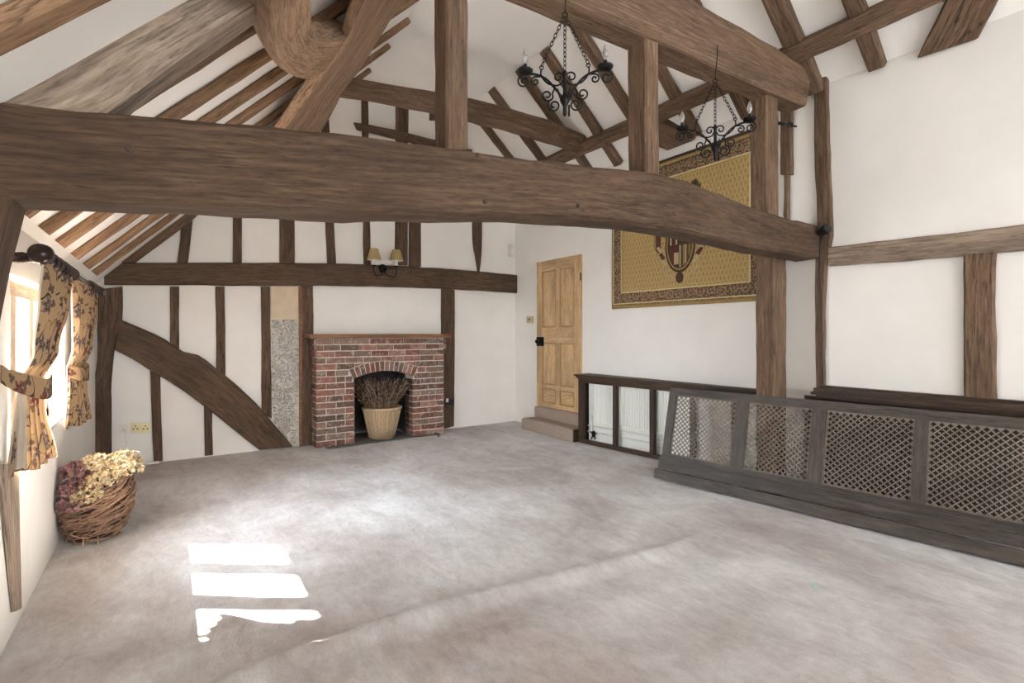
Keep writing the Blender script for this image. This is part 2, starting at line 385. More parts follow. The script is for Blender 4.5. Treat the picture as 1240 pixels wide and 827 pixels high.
wall('wall_left', [((XL-.28,YB,-.05),(XL,W0,EAVE+.02)), ((XL-.28,W1,-.05),(XL,YG+.3,EAVE+.02)), ((XL-.28,W0,-.05),(XL,W1,S0)), ((XL-.28,W0,S1),(XL,W1,EAVE+.02))])
FO0, FO1, FOT = 1.84, 2.585, .90         # hole for the firebox
mb = MB()
prof = [(XL,EAVE),(XL+(FLAT-EAVE)/TL,FLAT),(XR-(FLAT-EAVR)/TR,FLAT),(XR,EAVR)]
mb.box((XL,YG,-.05),(FO0,YG+.34,EAVE)); mb.box((FO1,YG,-.05),(XR,YG+.34,EAVE)); mb.box((FO0,YG,FOT),(FO1,YG+.34,EAVE))
mb.prism([V((XL,YG,EAVE)), V((XR,YG,EAVE)), V((XR,YG,EAVR))]+[V((x,YG,z)) for x, z in prof[2:0:-1]], (0,.34,0))
struct(mb.build('wall_back', 'white', origin=(0,0,0)))
wall('wall_right', [((XR,YB,-.05),(XR+.25,YG+.34,EAVR+.02))])
BW = (.3, 3.5, .7, 2.7)                # unseen opening added behind the camera for fill light
mb = MB(); mb.box((XL,YB-.25,-.05),(BW[0],YB,EAVE)); mb.box((BW[1],YB-.25,-.05),(XR,YB,EAVR)); mb.box((BW[0],YB-.25,-.05),(BW[1],YB,BW[2]))
mb.prism([V((BW[0],YB,BW[3])), V((BW[1],YB,BW[3])), V((BW[1],YB,EAVR)), V((XR,YB,EAVR))]+[V((x,YB,z)) for x, z in prof[2:0:-1]]+[V((BW[0],YB,EAVE+TL*(BW[0]-XL)))], (0,-.25,0))
struct(mb.build('wall_front', 'white', origin=(0,0,0)))
mb = MB(); T = .12
for (x0,z0),(x1,z1) in zip(prof[:-1], prof[1:]):
    n = V((-(z1-z0),0,x1-x0)).normalized()*T
    mb.prism([V((x0,YB-.25,z0)), V((x1,YB-.25,z1)), V((x1,YG+.34,z1)), V((x0,YG+.34,z0))], n)
struct(mb.build('ceiling', 'ceil', origin=(0,0,0)))
# left window: pale oak frame, three lights with lead cames
win = thing('window_1', 'pale oak casement window behind the floral curtains', 'window', (XL-.12, (W0+W1)/2, S0)); win['e']['kind'] = 'structure'
xw = XL-.17
mb = MB()
for lo, hi in (((xw,W0,S0),(xw+.09,W0+.07,S1)), ((xw,W1-.07,S0),(xw+.09,W1,S1)), ((xw,W0,S0),(xw+.09,W1,S0+.06)), ((xw,W0,S1-.07),(xw+.09,W1,S1))): mb.box(lo, hi)
mb.build('window_frame', 'palewood', win)
LW = (W1-W0-.14)/3
for k in (1, 2): MB().box((xw,W0+.07+LW*k-.055,S0+.06),(xw+.09,W0+.07+LW*k+.055,S1-.07)).build('mullion', 'palewood', win)
for k in range(3):
    y0 = W0+.07+LW*k+(.055 if k else 0); y1 = W0+.07+LW*(k+1)-(.055 if k < 2 else 0)
    p = MB().box((xw+.035,y0,S0+.06),(xw+.041,y1,S1-.07)).build('pane', 'glass', win)
    lead = MB()
    for q in (1,): lead.box((xw+.034,y0+(y1-y0)*q/2-.002,S0+.06),(xw+.042,y0+(y1-y0)*q/2+.002,S1-.07))
    for q in (1, 2): lead.box((xw+.033,y0,S0+.06+(S1-S0-.13)*q/3-.002),(xw+.042,y1,S0+.06+(S1-S0-.13)*q/3+.002))
    lead.build('lead_came', 'iron', under(p, win['_o']))
mb = MB(); mb.prism([V((XL-.17,W0,S0)), V((XL-.17,W1,S0)), V((XL+.004,W1,S0-.05)), V((XL+.004,W0,S0-.05))], (0,0,.03)); mb.build('window_sill', 'white', win)
win2 = thing('fill_window', 'unseen window added in the wall behind the viewer for fill light', 'window', (2, YB-.1, BW[2])); win2['e']['kind'] = 'structure'
mb = MB()
for x in [BW[0]+(BW[1]-BW[0])*k/5 for k in range(6)]: mb.box((x-.03,YB-.15,BW[2]),(x+.03,YB-.09,BW[3]))
for z in (BW[2]+.03, BW[3]-.03): mb.box((BW[0],YB-.15,z-.03),(BW[1],YB-.09,z+.03))
mb.build('window_frame', 'palewood', win2)
# ------------------------------------------------------------------ near truss
tp = truss(0)
# cambered tie beam
TIE = timber('tie_beam', 'massive cambered oak tie beam spanning the whole room in front', 'beam',
  px(tp, [(-110,106),(0,122),(140,136),(300,150),(430,163),(540,177),(660,193),(740,203),(800,210),(850,225),(900,246),(950,262),(992,273)]),
  px(tp, [(-110,226),(0,238),(140,245),(300,252),(430,259),(540,261),(660,263),(740,269),(800,276),(850,285),(900,297),(950,306),(992,313)]), NT*.20, 'oak_front', wob=.010, step=.07, cham=.018)
for u, v in ((700,249),(579,188),(846,272),(157,180),(588,244)):
    p = tp(u, v); MB().lathe([(.001,.0),(.013,.0),(.011,.012),(.001,.014)], p+V((0,.008,0)), 9, axis=(0,-1,0)).build('oak_peg', 'shelfwood', under(TIE, TIE.location))
# jowled wall post at the left end
timber('wall_post', 'jowled oak wall post under the left end of the tie beam', 'post',
  [V((-.55,2.0,.0)), V((-.55,2.0,.9)), V((-.55,2.0,1.3)), V((-.55,2.0,1.69))], [V((-.46,2.0,.0)), V((-.45,2.0,.9)), V((-.425,2.0,1.3)), V((-.36,2.0,1.69))], (0,.19,0), 'oak_front')
# principal rafter rising over the left end of the tie
timber('principal_rafter', 'broad grey principal rafter rising from left end of tie beam', 'rafter',
  px(truss(.02), [(-70,142),(0,107),(110,53),(215,0),(330,-62),(520,-160),(700,-252)]), px(truss(.02), [(20,150),(120,140),(215,73),(312,6),(420,-62),(600,-165),(745,-235)]), NT*.17, 'oak_grey', wob=.010)
# collar
timber('collar_beam', 'heavy upper collar beam carrying both iron chandeliers', 'beam',
  px(truss(.02), [(500,-190),(600,-132),(700,-78),(840,0),(930,51),(984,86)]), px(truss(.02), [(470,-100),(560,-56),(680,0),(775,41),(870,83),(930,109),(976,129)][1:]), NT*.17, 'oak_mid', wob=.009)
def post_px(name, label, top, bot, fl, fr, pl, D, mat='oak_mid'):
    a = px(pl, [(fl[0], top), (fl[1], bot)]); b = px(pl, [(fr[0], top), (fr[1], bot)])
    return timber(name, label, 'post', [a[0], (a[0]+a[1])*.5, a[1]], [b[0], (b[0]+b[1])*.5, b[1]], D, mat)
post_px('queen_strut', 'upright oak strut on tie beam left of the chandeliers', -85, 181, (540,541), (566,568), truss(.03), NT*.13)
post_px('queen_strut', 'upright oak strut between tie beam and collar, in front of the tapestry', 36, 213, (782,783), (798,800), truss(.03), NT*.15)
# post below and above the right end of the tie
pp = truss(.20)
def vert(pl, u, z):
    p = pl(u, 404); return V((p.x, p.y, z))
a, b = vert(pp, 938, 0), vert(pp, 953, 0)
zt = pp(938, 306).z
timber('wall_post', 'oak post under right end of tie beam beside the tapestry', 'post', [a, a+V((0,0,1)), V((a.x,a.y,zt))], [b, b+V((0,0,1)), V((b.x,b.y,zt))], NT*.16, 'oak_mid')
p0, p1 = truss(.06)(929, 112), truss(.06)(930, 262)
q0, q1 = truss(.06)(943, 118), truss(.06)(943, 266)
timber('upper_post', 'rough oak post between tie and collar at tapestry edge', 'post', [p0, (p0+p1)*.5, p1], [q0, (q0+q1)*.5, q1], NT*.14, 'oak_mid', wob=.011)
wp = planeX(XR-.05)
timber('wall_stud', 'short wall stud hanging beside the upper oak post', 'stud', px(wp, [(944,126),(944,170),(944,211)]), px(wp, [(958,128),(958,170),(958,211)]), (.05,0,0), 'oak_mid')
timber('wall_stud', 'thin lower stud behind the tie beam end', 'stud', px(wp, [(948.5,211),(948,262)]), px(wp, [(954,211),(954,268)]), (.05,0,0), 'oak_mid')
# ------------------------------------------------------------------ right wall framing
wr = planeX(XR-.045)
timber('wall_stud', 'tall corner stud on right wall holding the black spotlight', 'stud', px(wr, [(984,96),(986,200),(989,278),(986,318),(986,400),(988,472)]), px(wr, [(1001,91),(1004,200),(1007,285),(1000,322),(998,400),(998,466)]), (.045,0,0), 'oak_mid')
timber('wall_rail', 'long horizontal oak rail across the white right wall', 'beam', px(wr, [(1003,299),(1120,286),(1240,271),(1400,250)]), px(wr, [(1003,322),(1120,314),(1240,303),(1400,290)]), (.045,0,0), 'oak_grey')
timber('wall_stud', 'wide oak stud between the right wall rail and dark shelf', 'stud', px(wr, [(1166,308),(1166,390),(1167,483)]), px(wr, [(1205,305),(1204,390),(1207,486)]), (.045,0,0), 'oak_mid')
# ------------------------------------------------------------------ right slope: rafters, purlin, braces
def rafterR(y, w, label, x0=None, x1=XR, d=.08, dy=0, mat='oak_mid'):
    x0 = XR-(FLAT-EAVR)/TR if x0 is None else x0
    z = lambda x: EAVR+TR*(XR-x)
    P = lambda x, yy: V((x, yy, z(x)))-NRs*d
    ys = lambda x: y+dy*(XR-x)
    xs = [x0, (x0+x1)/2, x1]
    return timber('rafter', label, 'rafter', [P(x, ys(x)-w/2) for x in xs], [P(x, ys(x)+w/2) for x in xs], NRs*d, mat, 'rafters on the right roof slope')
for y, w, lb in [(5.72,.085,'farthest rafter on right roof slope, next to the gable wall'), (5.2,.095,'second right slope rafter from the gable wall'),
   (4.62,.10,'third right slope rafter from gable, seen left of the front chandelier'), (4.17,.105,'fourth right slope rafter from gable, behind the front chandelier'),
   (3.67,.11,'fifth right slope rafter from gable, just right of the front chandelier'), (3.13,.10,'right slope rafter passing behind the left candle of the rear chandelier'),
   (2.60,.11,'right slope rafter ending above the right candle of rear chandelier'), (2.035,.14,'thick right slope rafter meeting the right end of the collar'),
   (1.60,.11,'right slope rafter nearer than the collar, crossed by the purlin')]:
    rafterR(y, w, lb, d=.10 if w > .13 else .08)
z = lambda x: EAVR+TR*(XR-x)
e = V((TR and 1, 0, -TR)).normalized()     # down the slope
pc = V((3.97, 0, 3.415))
A = [pc-e*.07+V((0,y,0)) for y in (6.29, 4.4, 2.4, .6, -.9)]; B = [pc+e*.07+V((0,y,0)) for y in (6.29, 4.4, 2.4, .6, -.9)]
timber('purlin', 'long oak purlin running under the right slope rafters', 'beam', A, B, NRs*.10, 'oak_mid')
sr = slopeR(.10)
timber('wind_brace', 'broad plank brace with slanted end on right slope near viewer', 'brace', px(sr, [(1180,-70),(1145,0),(1110,71)]), px(sr, [(1246,-70),(1209,0),(1184,47)]), NRs*.09, 'oak_mid')
timber('wind_brace', 'short plank brace behind the left candle of the rear chandelier', 'brace', px(sr, [(779,134),(840,170)]), px(sr, [(779,172),(807,183)]), NRs*.09, 'oak_mid')
# ------------------------------------------------------------------ left slope
def rafterL(yb, yt, w, label, d=.05, x0=XL+.04, x1=None, mat='oak_warm'):
    x1 = XL+(FLAT-EAVE)/TL if x1 is None else x1
    P = lambda x, yy: V((x, yy, EAVE+TL*(x-XL)))-NLs*d
    xs = [x0+(x1-x0)*k/4 for k in range(5)]; Y = lambda x: yb+(yt-yb)*(x-XL)/2.41
    return timber('rafter', label, 'rafter', [P(x, Y(x)-w*.41) for x in xs], [P(x, Y(x)+w*.41) for x in xs], NLs*d, mat, 'rafters on the left roof slope')
for yb, yt, w, lb in [(5.52,5.60,.07,'thin left slope rafter closest to the gable wall'), (4.98,5.03,.09,'second left slope rafter from the gable wall'),
   (4.38,4.52,.095,'third left slope rafter from the gable wall'), (3.82,3.88,.10,'fourth left slope rafter from the gable wall'),
   (3.36,3.42,.10,'fifth left slope rafter from the gable wall'), (2.90,2.98,.10,'sixth left slope rafter from gable, behind the crooked brace'),
   (1.62,1.62,.13,'left slope rafter nearest viewer, in the top left corner')]:
    rafterL(yb, yt, w, lb)
rafterL(2.47, 2.40, .09, 'left slope rafter tight behind the principal rafter', mat='oak_mid')
# gable principal
gq = planeY(6.16)
timber('principal_rafter', 'sloping principal rafter set against the gable wall', 'rafter', px(gq, [(133,317),(192,265),(260,205),(335,140)]), px(gq, [(163,317),(231,266),(300,208),(372,146)]), (0,.13,0), 'oak_mid')
# crooked purlin on the left
sl = slopeL(.26)
timber('purlin', 'crooked oak purlin climbing across the left rafters to the far truss', 'beam',
  px(sl, [(300,212),(345,156),(372,118),(398,84),(421,50),(432,24),(447,-8),(475,-60)]), px(sl, [(352,205),(390,157),(416,112),(438,82),(461,45),(478,18),(497,-8),(529,-60)]), NLs*.07, 'oak_lifted', wob=.011)
sj = slopeL(.24)
timber('wind_brace', 'crooked elbow shaped oak brace bending into the left purlin', 'brace',
  px(sj, [(330,-30),(326,0),(326,38),(333,70),(346,88),(366,96),(386,91),(402,80)]), px(sj, [(384,-30),(379,0),(377,30),(381,42),(389,48),(399,49),(412,47),(424,44)]), NLs*.11, 'oak_lifted', wob=.012, step=.05)
# far collar
fc = planeY(4.40)
timber('collar_beam', 'dark collar beam of the far truss between the two purlins', 'beam',
  px(fc, [(414,90),(470,101),(540,113),(600,125),(622,132),(668,146),(716,166)]), px(fc, [(414,110),(464,118),(532,132),(598,148),(622,154),(664,167),(708,181)]), (0,.15,0), 'oak_mid', wob=.008)
# ------------------------------------------------------------------ gable wall framing
g = planeY(YG-.05); GD = (0,.05,0)
timber('wall_plate', 'long horizontal oak beam across the gable wall carrying the wall lamp', 'beam',
  px(g, [(126,318),(220,318),(310,318),(400,319),(470,321),(520,324),(575,328),(627,333)]), px(g, [(126,345),(220,345),(310,346),(400,346),(460,347),(520,349),(580,352),(627,355)]), V((0,.05,0)), 'oak')
timber('corner_post', 'oak corner post between the window wall and gable wall', 'post',
  px(g, [(119,350),(118,400),(116,450),(104,462),(108,500),(110,545)]), px(g, [(148,347),(148,386),(138,425),(135,462),(135,500),(135,566)]), GD, 'oak')
timber('arch_brace', 'great curved oak brace sweeping down to the floor on gable wall', 'brace',
  px(planeY(YG-.075), [(146,387),(170,397),(200,411),(222,426),(240,430),(262,446),(300,478),(330,511),(355,541)]), px(planeY(YG-.075), [(139,424),(160,435),(180,447),(205,462),(225,476),(250,494),(272,511),(292,527),(314,545)]), (0,.075,0), 'oak', wob=.006)
gs = planeY(YG-.035)
def stud(l, A, B, mat='oak', pl=None): timber('wall_stud', l, 'stud', px(pl or gs, A), px(pl or gs, B), (0,.035,0), mat, 'studs on the gable wall', wob=.004, cham=.007)
stud('short gable stud leaning beside the gable principal rafter', [(220,255),(218,290),(215,318)], [(234,255),(231,290),(228,318)])
def upstud(l, x0, x1, top, bot=320, t=0): stud(l, [(x0+t,top),(x0+t*.5,(top+bot)/2),(x0,bot)], [(x1+t,top),(x1+t*.5,(top+bot)/2),(x1,bot)])
upstud('gable stud above the plate, second from the left end', 282, 293, 235)
upstud('broad gable stud above the plate, third from the left end', 339, 357, 200)
upstud('gable stud above the plate, fourth from the left end', 397, 407, 130, t=-9)
upstud('gable stud above the plate just left of wall lamp', 441, 449, 105, t=-3)
upstud('gable stud above the plate, left one of the close pair', 479, 494, 110, 321, t=1)
upstud('gable stud above the plate, right one of the close pair', 496, 510, 190, 323)
stud('tapered gable stud above the plate near its right end', [(573,240),(573,290),(576,310),(579,329)], [(584,240),(584,290),(583,315),(581,329)])
stud('short cut stud hanging below the far collar', [(521,110),(521,145)], [(529,110),(529,145)])
timber('wall_rail', 'thin dark rail high on the gable wall below the far collar', 'beam', px(planeY(YG-.07), [(429,148),(470,155),(535,171),(572,181)]), px(planeY(YG-.07), [(433,157),(470,166),(535,183),(572,193)]), (0,.035,0), 'oak', wob=.008)
stud('gable stud below the plate, first right of the corner post', [(206,347),(206,380),(206,414)], [(217,347),(217,380),(217,424)])
stud('gable stud below the plate, second right of the corner post', [(261,347),(262,400),(262,447)], [(272,347),(273,400),(273,456)])
stud('gable stud under the curved brace beside the socket', [(182,449),(184,500),(186,560)], [(194,456),(195,500),(197,558)])
stud('gable stud under the middle of the curved brace', [(247,491),(248,520),(248,552)], [(257,499),(257,520),(258,551)])
stud('gable stud below the plate left of the grey plaster panel', [(316,347),(317,420),(317,500)], [(327,347),(328,420),(329,507)])
stud('wide gable stud just left of the brick fireplace', [(365,346),(365,440),(365,540)], [(379,346),(380,440),(381,540)])
stud('wide gable stud just right of the brick fireplace', [(535,349),(535,420),(536,520)], [(551,351),(551,420),(550,516)])
t_ = thing('plaster_panel', 'tan and grey incised old plaster panel left of fireplace', 'panel', planeY(YG-.012)(345, 540))
gp = planeY(YG-.016)
MB().prism(px(gp, [(328,347),(364,347),(364,387),(328,387)]), (0,.016,0)).build('plain_plaster', 'tan', t_)
MB().prism(px(gp, [(329,387),(364,387),(364,539),(354,540),(329,508)]), (0,.016,0)).build('incised_plaster', 'parge', t_)
MB().prism(px(planeY(YG-.045), [(362,347),(366,347),(366,541),(363,541)]), (0,.045,0)).build('edge_batten', 'mantel', t_)
# left wall lower stud
lw = planeX(XL+.02)
timber('wall_stud', 'pale oak stud below window sill at the left edge', 'stud', px(lw, [(5,562),(10,640),(20,740)]), px(lw, [(24,560),(25,640),(27,736)]), (-.02,0,0), 'oak_grey', wob=.003)
# ------------------------------------------------------------------ fireplace
FX0, FX1, FY, FH = 1.42, 3.01, 6.05, 1.245
fp = thing('fireplace', 'red brick fireplace with arched opening on the gable wall', 'fireplace', ((FX0+FX1)/2, FY, 0))
SPR, RISE = .775, .075; hw = (FO1-FO0)/2; R0 = (hw*hw+RISE*RISE)/(2*RISE); cx = (FO0+FO1)/2; cz = SPR+RISE-R0; a0 = math.asin(hw/R0)
arc = [V((cx+R0*math.sin(-a0+2*a0*k/16), FY, cz+R0*math.cos(-a0+2*a0*k/16))) for k in range(17)]
mb = MB()
mb.prism([V((FX0,FY,0)), V((FX0,FY,FH)), V((FX1,FY,FH)), V((FX1,FY,0)), V((FO1,FY,0))]+list(reversed(arc))+[V((FO0,FY,0))], (0,YG-FY,0))
mb.build('mortar_core', 'mortar', fp)
tones = [(.235,.105,.078),(.265,.135,.10),(.19,.095,.07),(.24,.145,.11),(.17,.11,.085),(.28,.18,.14),(.15,.10,.08),(.28,.135,.10),(.23,.165,.13)]
mb = MB(); RO = .115
def ringhalf(h):   # half width of opening plus arch ring at height h
    xe, ze = (R0+RO)*math.sin(a0*1.04), cz+(R0+RO)*math.cos(a0*1.04)
    if h <= SPR: return hw
    if h <= ze: return hw+(xe-hw)*(h-SPR)/(ze-SPR)
    return math.sqrt(max(0, (R0+RO)**2-(h-cz)**2))
nc = 17; ch = FH/nc
for i in range(nc):
    z0, z1 = i*ch+.006, (i+1)*ch-.006; corb = .026 if i >= nc-2 else (.012 if i == nc-3 else 0)
    inner = math.sqrt(max(0, R0**2-(max(z0, SPR)-cz)**2)) if z0 < SPR+RISE else 0
    h = max(ringhalf(z1), min(inner, hw)+.012) if z1 > SPR and z0 < cz+R0+RO-.02 and ringhalf(z1) > .02 else (hw if z1 <= SPR else ringhalf(z1))
    spans = [(FX0-corb, FX1+corb)] if h == 0 else [(FX0-corb, cx-h-(.008 if h > hw else -.004)), (cx+h+(.008 if h > hw else -.004), FX1+corb)]
    for x0, x1 in spans:
        x = x0+(.004 if not corb else 0)-.008; first = True; off = .115 if i % 2 else .225
        while x < x1-.005:
            L = off if first else random.choice((.215, .215, .215, .19, .105)); first = False
            e = min(x1, x+L)
            if x1-e < .05: e = x1
            if e-x > .02:
                mb.box((x, FY-.007-corb*.12-random.uniform(0,.004), z0), (e-.011 if e < x1 else e+.004, FY+.1, z1), jit=.0025, col=tint(random.choice(tones),.75,1.25))
            x = e
    # reveals of the opening and outer left cheek
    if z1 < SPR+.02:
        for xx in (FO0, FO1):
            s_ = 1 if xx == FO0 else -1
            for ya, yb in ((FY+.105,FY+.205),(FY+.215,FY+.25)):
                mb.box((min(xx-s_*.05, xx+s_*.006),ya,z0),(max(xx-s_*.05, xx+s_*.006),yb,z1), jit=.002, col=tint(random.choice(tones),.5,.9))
    for xx, s_ in ((FX0,-1),(FX1,1)):
        mb.box((min(xx, xx+s_*(.006+corb)),FY+.105,z0),(max(xx, xx+s_*(.006+corb)),FY+.24,z1), jit=.002, col=tint(random.choice(tones),.75,1.2))
mb.build('brickwork', 'brick', fp)
mb = MB(); nv = 14; am = a0*1.04
mb.prism([V((cx+(R0-.001)*math.sin(t), FY-.0125, cz+(R0-.001)*math.cos(t))) for t in [-am+2*am*k/16 for k in range(17)]]+[V((cx+(R0+RO+.006)*math.sin(t), FY-.0125, cz+(R0+RO+.006)*math.cos(t))) for t in [am-2*am*k/16 for k in range(17)]], (0,.1,0), col=(.66,.57,.49))
for k in range(nv):
    t0, t1 = -a0*1.04+2.08*a0*(k+.10)/nv, -a0*1.04+2.08*a0*(k+.90)/nv
    q = [V((cx+r*math.sin(t), FY-.016, cz+r*math.cos(t))) for r, t in ((R0-.003,t0),(R0+RO,t0),(R0+RO,t1),(R0-.003,t1))]
    mb.prism(q, (0,.12,0), col=tint(random.choice(tones),.8,1.35))
mb.build('brick_arch', 'brick', fp)
mb = MB(); mb.box((FO0-.002,YG+.33,-.01),(FO1+.002,YG+.345,.92)); mb.box((FO0-.012,YG-.002,0),(FO0+.001,YG+.33,.9)); mb.box((FO1-.001,YG-.002,0),(FO1+.012,YG+.33,.9)); mb.box((FO0,YG-.002,FOT-.03),(FO1,YG+.33,FOT))
mb.build('firebox', 'soot', fp)
mb = MB(); a, b = planeY(FY-.05)(375, 406), planeY(FY-.05)(546, 406)
mb.box((a.x, FY-.055, FH), (b.x, YG, FH+.05)); mb.build('mantel_shelf', 'mantel', fp)
mb = MB(); mb.prism([V((1.52,5.90,.012)), V((2.92,5.98,.012)), V((2.95,6.06,.012)), V((2.58,6.10,.012)), V((2.575,6.62,.012)), V((1.85,6.62,.012)), V((1.85,6.05,.012)), V((1.5,6.0,.012))], (0,0,-.02))
o = mb.build('hearth_slab', 'slate'); tag(o, 'grey slate hearth slab in front of the brick fireplace', 'hearth')
# wicker pot in the opening
pc = V((2.225, 6.17, .016)); mb = MB()
prof_ = [(.145,0),(.15,.02),(.185,.18),(.222,.355),(.236,.365),(.24,.38),(.228,.385),(.20,.375)]
mb.lathe(prof_, pc, 40, col=(.50,.36,.23))
for k in range(40):
    a = 2*math.pi*k/40; d = V((math.cos(a), math.sin(a), 0))
    mb.tube([pc+d*.150+V((0,0,.012)), pc+d*.189+V((0,0,.18)), pc+d*.226+V((0,0,.356))], .0085, 6, col=tint((.56,.41,.26),.8,1.15))
pot = thing('wicker_planter', 'pale wicker pot standing in the fireplace opening', 'planter', pc)
mb.build('woven_body', 'wick', pot, smooth=True)
mb = MB()
for ph in (0, .5):
    mb.tube([pc+V((math.cos(t)*.236, math.sin(t)*.236, .368+.008*math.sin(t*14+ph*6.28))) for t in [2*math.pi*k/80 for k in range(80)]], .010, 6, loop=True, col=(.58,.42,.26))
mb.build('rim', 'wick', pot, smooth=True)
mb = MB(); heads = [(.11,.05,.05),(.14,.07,.07),(.07,.045,.04),(.20,.14,.10),(.26,.20,.14)]
for k in range(330):
    a = random.uniform(0, 6.283); r0 = random.uniform(0,.15); lean = random.uniform(.05,.42); H_ = random.uniform(.22,.44)
    d = V((math.cos(a), math.sin(a)*.8, 0)); p = pc+d*r0+V((0,0,.30))
    if (p+d*lean).x < FO0+.06 or (p+d*lean).x > FO1-.03: lean *= .75
    q = p+d*lean*.8+V((0,0,H_)); q.z = min(q.z, cz+math.sqrt(max(.01, R0**2-(min(abs(q.x-cx), hw))**2))-.03)
    q.x = min(max(q.x, FO0+.03), FO1-.03); q.y = max(5.98, min(6.55, q.y))
    mm = (p+q)*.5+V((0,0,.03)); cc = random.choice([(.24,.17,.10),(.15,.10,.06),(.36,.27,.16)])
    mb.tube([p, mm, q], [.004,.0036,.0022], 4, col=cc)
    for s_ in range(random.randint(2,5)):
        hp = p.lerp(q, random.uniform(.55,1)); mb.lathe([(.001,-.016),(.0095,0),(.001,.018)], hp+V((random.uniform(-.012,.012), random.uniform(-.012,.012), 0)), 5, col=random.choice(heads), axis=V((random.uniform(-1,1), random.uniform(-1,1), 1)))
o = mb.build('dried_stems', 'flora'); tag(o, 'brown dried lavender stems filling the wicker pot in fireplace', 'dried flowers', kind='stuff')
# ------------------------------------------------------------------ wall lamp on the plate
sc = planeY(YG-.055)(463, 325)
wl = thing('wall_lamp', 'twin arm black wall lamp with buff shades on gable beam', 'lamp', sc)
MB().lathe([(.001,0),(.05,0),(.052,.012),(.03,.02),(.018,.03),(.001,.034)], sc, 20, axis=(0,-1,0)).build('backplate', 'iron', wl, smooth=True)
for u, v in ((453, 321), (480, 322)):
    e = planeY(YG-.16)(u, v); s_ = -1 if u < 463 else 1
    pts = smoothpath([sc+V((0,-.03,-.01)), sc+V((s_*.03,-.06,-.085)), V((e.x-s_*.03, e.y, sc.z-.11)), V((e.x, e.y, sc.z-.055)), V((e.x, e.y, e.z-.015))], .02)
    arm = MB().tube(pts, .007, 8).build('arm', 'iron', wl, smooth=True); U = under(arm, sc)
    MB().lathe([(.001,-.018),(.03,-.012),(.034,0),(.001,.002)], e, 16).build('drip_pan', 'iron', U, smooth=True)
    MB().lathe([(.001,0),(.019,0),(.019,.085),(.001,.086)], e, 14).build('candle_tube', 'cream', U, smooth=True)
    mb = MB(); top = e+V((0,0,.065)); n = 24
    mb.lathe([(.088,0),(.048,.135)], top, n, 'shade', caps=False); mb.lathe([(.047,.135),(.0865,.0)], top, n, 'shadein', caps=False); mb.lathe([(.0865,0),(.088,0)], top, n, 'tapline', caps=False)
    mb.build('lamp_shade', 'shade', U, smooth=True)
# ------------------------------------------------------------------ door and steps
DX = XR-.03; pd = planeX(DX)
dl, dr = pd(650, 404).y, pd(703, 404).y; dt, dbm = pd(676, 313).z, .30
tl, tr_ = pd(650, 318).z, pd(703, 308).z
dr_ = thing('door_1', 'stripped pine panelled door above two carpeted steps', 'door', (DX, (dl+dr)/2, dbm)); dr_['e']['kind'] = 'structure'
def dy(t): return dl+(dr-dl)*t
mb = MB(); H_ = dt-dbm
def slab(t0, t1, h0, h1, x0=DX, x1=XR+.0, m_='pine'): 
    mb.box((x0, min(dy(t0),dy(t1)), dbm+h0*H_), (x1, max(dy(t0),dy(t1)), dbm+h1*H_), m_)
slab(0,.13,0,1); slab(.87,1,0,1); slab(.13,.87,.93,1); slab(.13,.87,.44,.545); slab(.13,.87,0,.03); slab(.13,.87,.13,.155)
slab(.455,.545,.545,.93); slab(.455,.545,.155,.44); slab(.455,.545,.03,.13)
mb.build('door_frame', 'pine', dr_)
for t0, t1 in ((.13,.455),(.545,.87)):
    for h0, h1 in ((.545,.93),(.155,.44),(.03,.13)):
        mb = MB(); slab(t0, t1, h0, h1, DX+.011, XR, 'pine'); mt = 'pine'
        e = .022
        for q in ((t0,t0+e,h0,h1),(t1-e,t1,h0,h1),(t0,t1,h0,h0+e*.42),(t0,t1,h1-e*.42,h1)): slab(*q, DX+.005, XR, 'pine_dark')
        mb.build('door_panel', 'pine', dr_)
mb = MB(); lk = pd(655, 413.5); mb.box((DX-.028, lk.y-.065, lk.z-.062), (DX, lk.y+.065, lk.z+.062)); 
mb.tube([lk+V((-.028,.0,0)), lk+V((-.065,0,0))], .014, 12); mb.lathe([(.001,0),(.026,.004),(.03,.018),(.02,.034),(.001,.038)], lk+V((-.055,0,0)), 14, axis=(-1,0,0))
mb.lathe([(.012,0),(.012,.008)], lk+V((-.028,-.035,-.02)), 10, axis=(-1,0,0)); mb.build('door_lock', 'iron', dr_)
mb = MB()
for hz in (.86, .2): mb.tube([V((DX-.006, dr-.008, dbm+H_*hz-.05)), V((DX-.006, dr-.008, dbm+H_*hz+.05))], .008, 8)
mb.build('hinge', 'iron', dr_)
# steps
def soft(mb, x0, x1, y0, y1, z0, z1, r=.03):
    pr = [(x1,z0),(x0+.004,z0),(x0,z0+.02),(x0,z1-r),(x0+r*.3,z1-r*.3),(x0+r,z1),(x1,z1)]
    rings = []
    n = 14
    for k in range(n+1):
        y = y0+(y1-y0)*k/n; t = min(k, n-k)/n; sh = .012*(1-min(1, t*8))
        rings.append([V((px_+ (sh if px_ < x1 else 0), y, pz-(sh if pz > z0 else 0)+.003*noise.noise(V((y*6, px_*9, pz*9))))) for px_, pz in pr])
    mb.ring_loft(rings)
st = thing('door_steps', 'two brown carpeted steps below the pine door', 'steps', (4.2, 5.2, 0))
mb = MB(); soft(mb, 4.03, XR, 4.68, 5.74, .0, .155); mb.build('lower_step', 'stepcarpet', st, smooth=False)
mb = MB(); soft(mb, 4.235, XR, 4.68, 5.72, .155, .305, .02); mb.build('upper_step', 'stepcarpet', st, smooth=False)
MB().box((4.045,4.660,0),(XR,4.679,.148)).build('end_board', 'shelfwood', st)
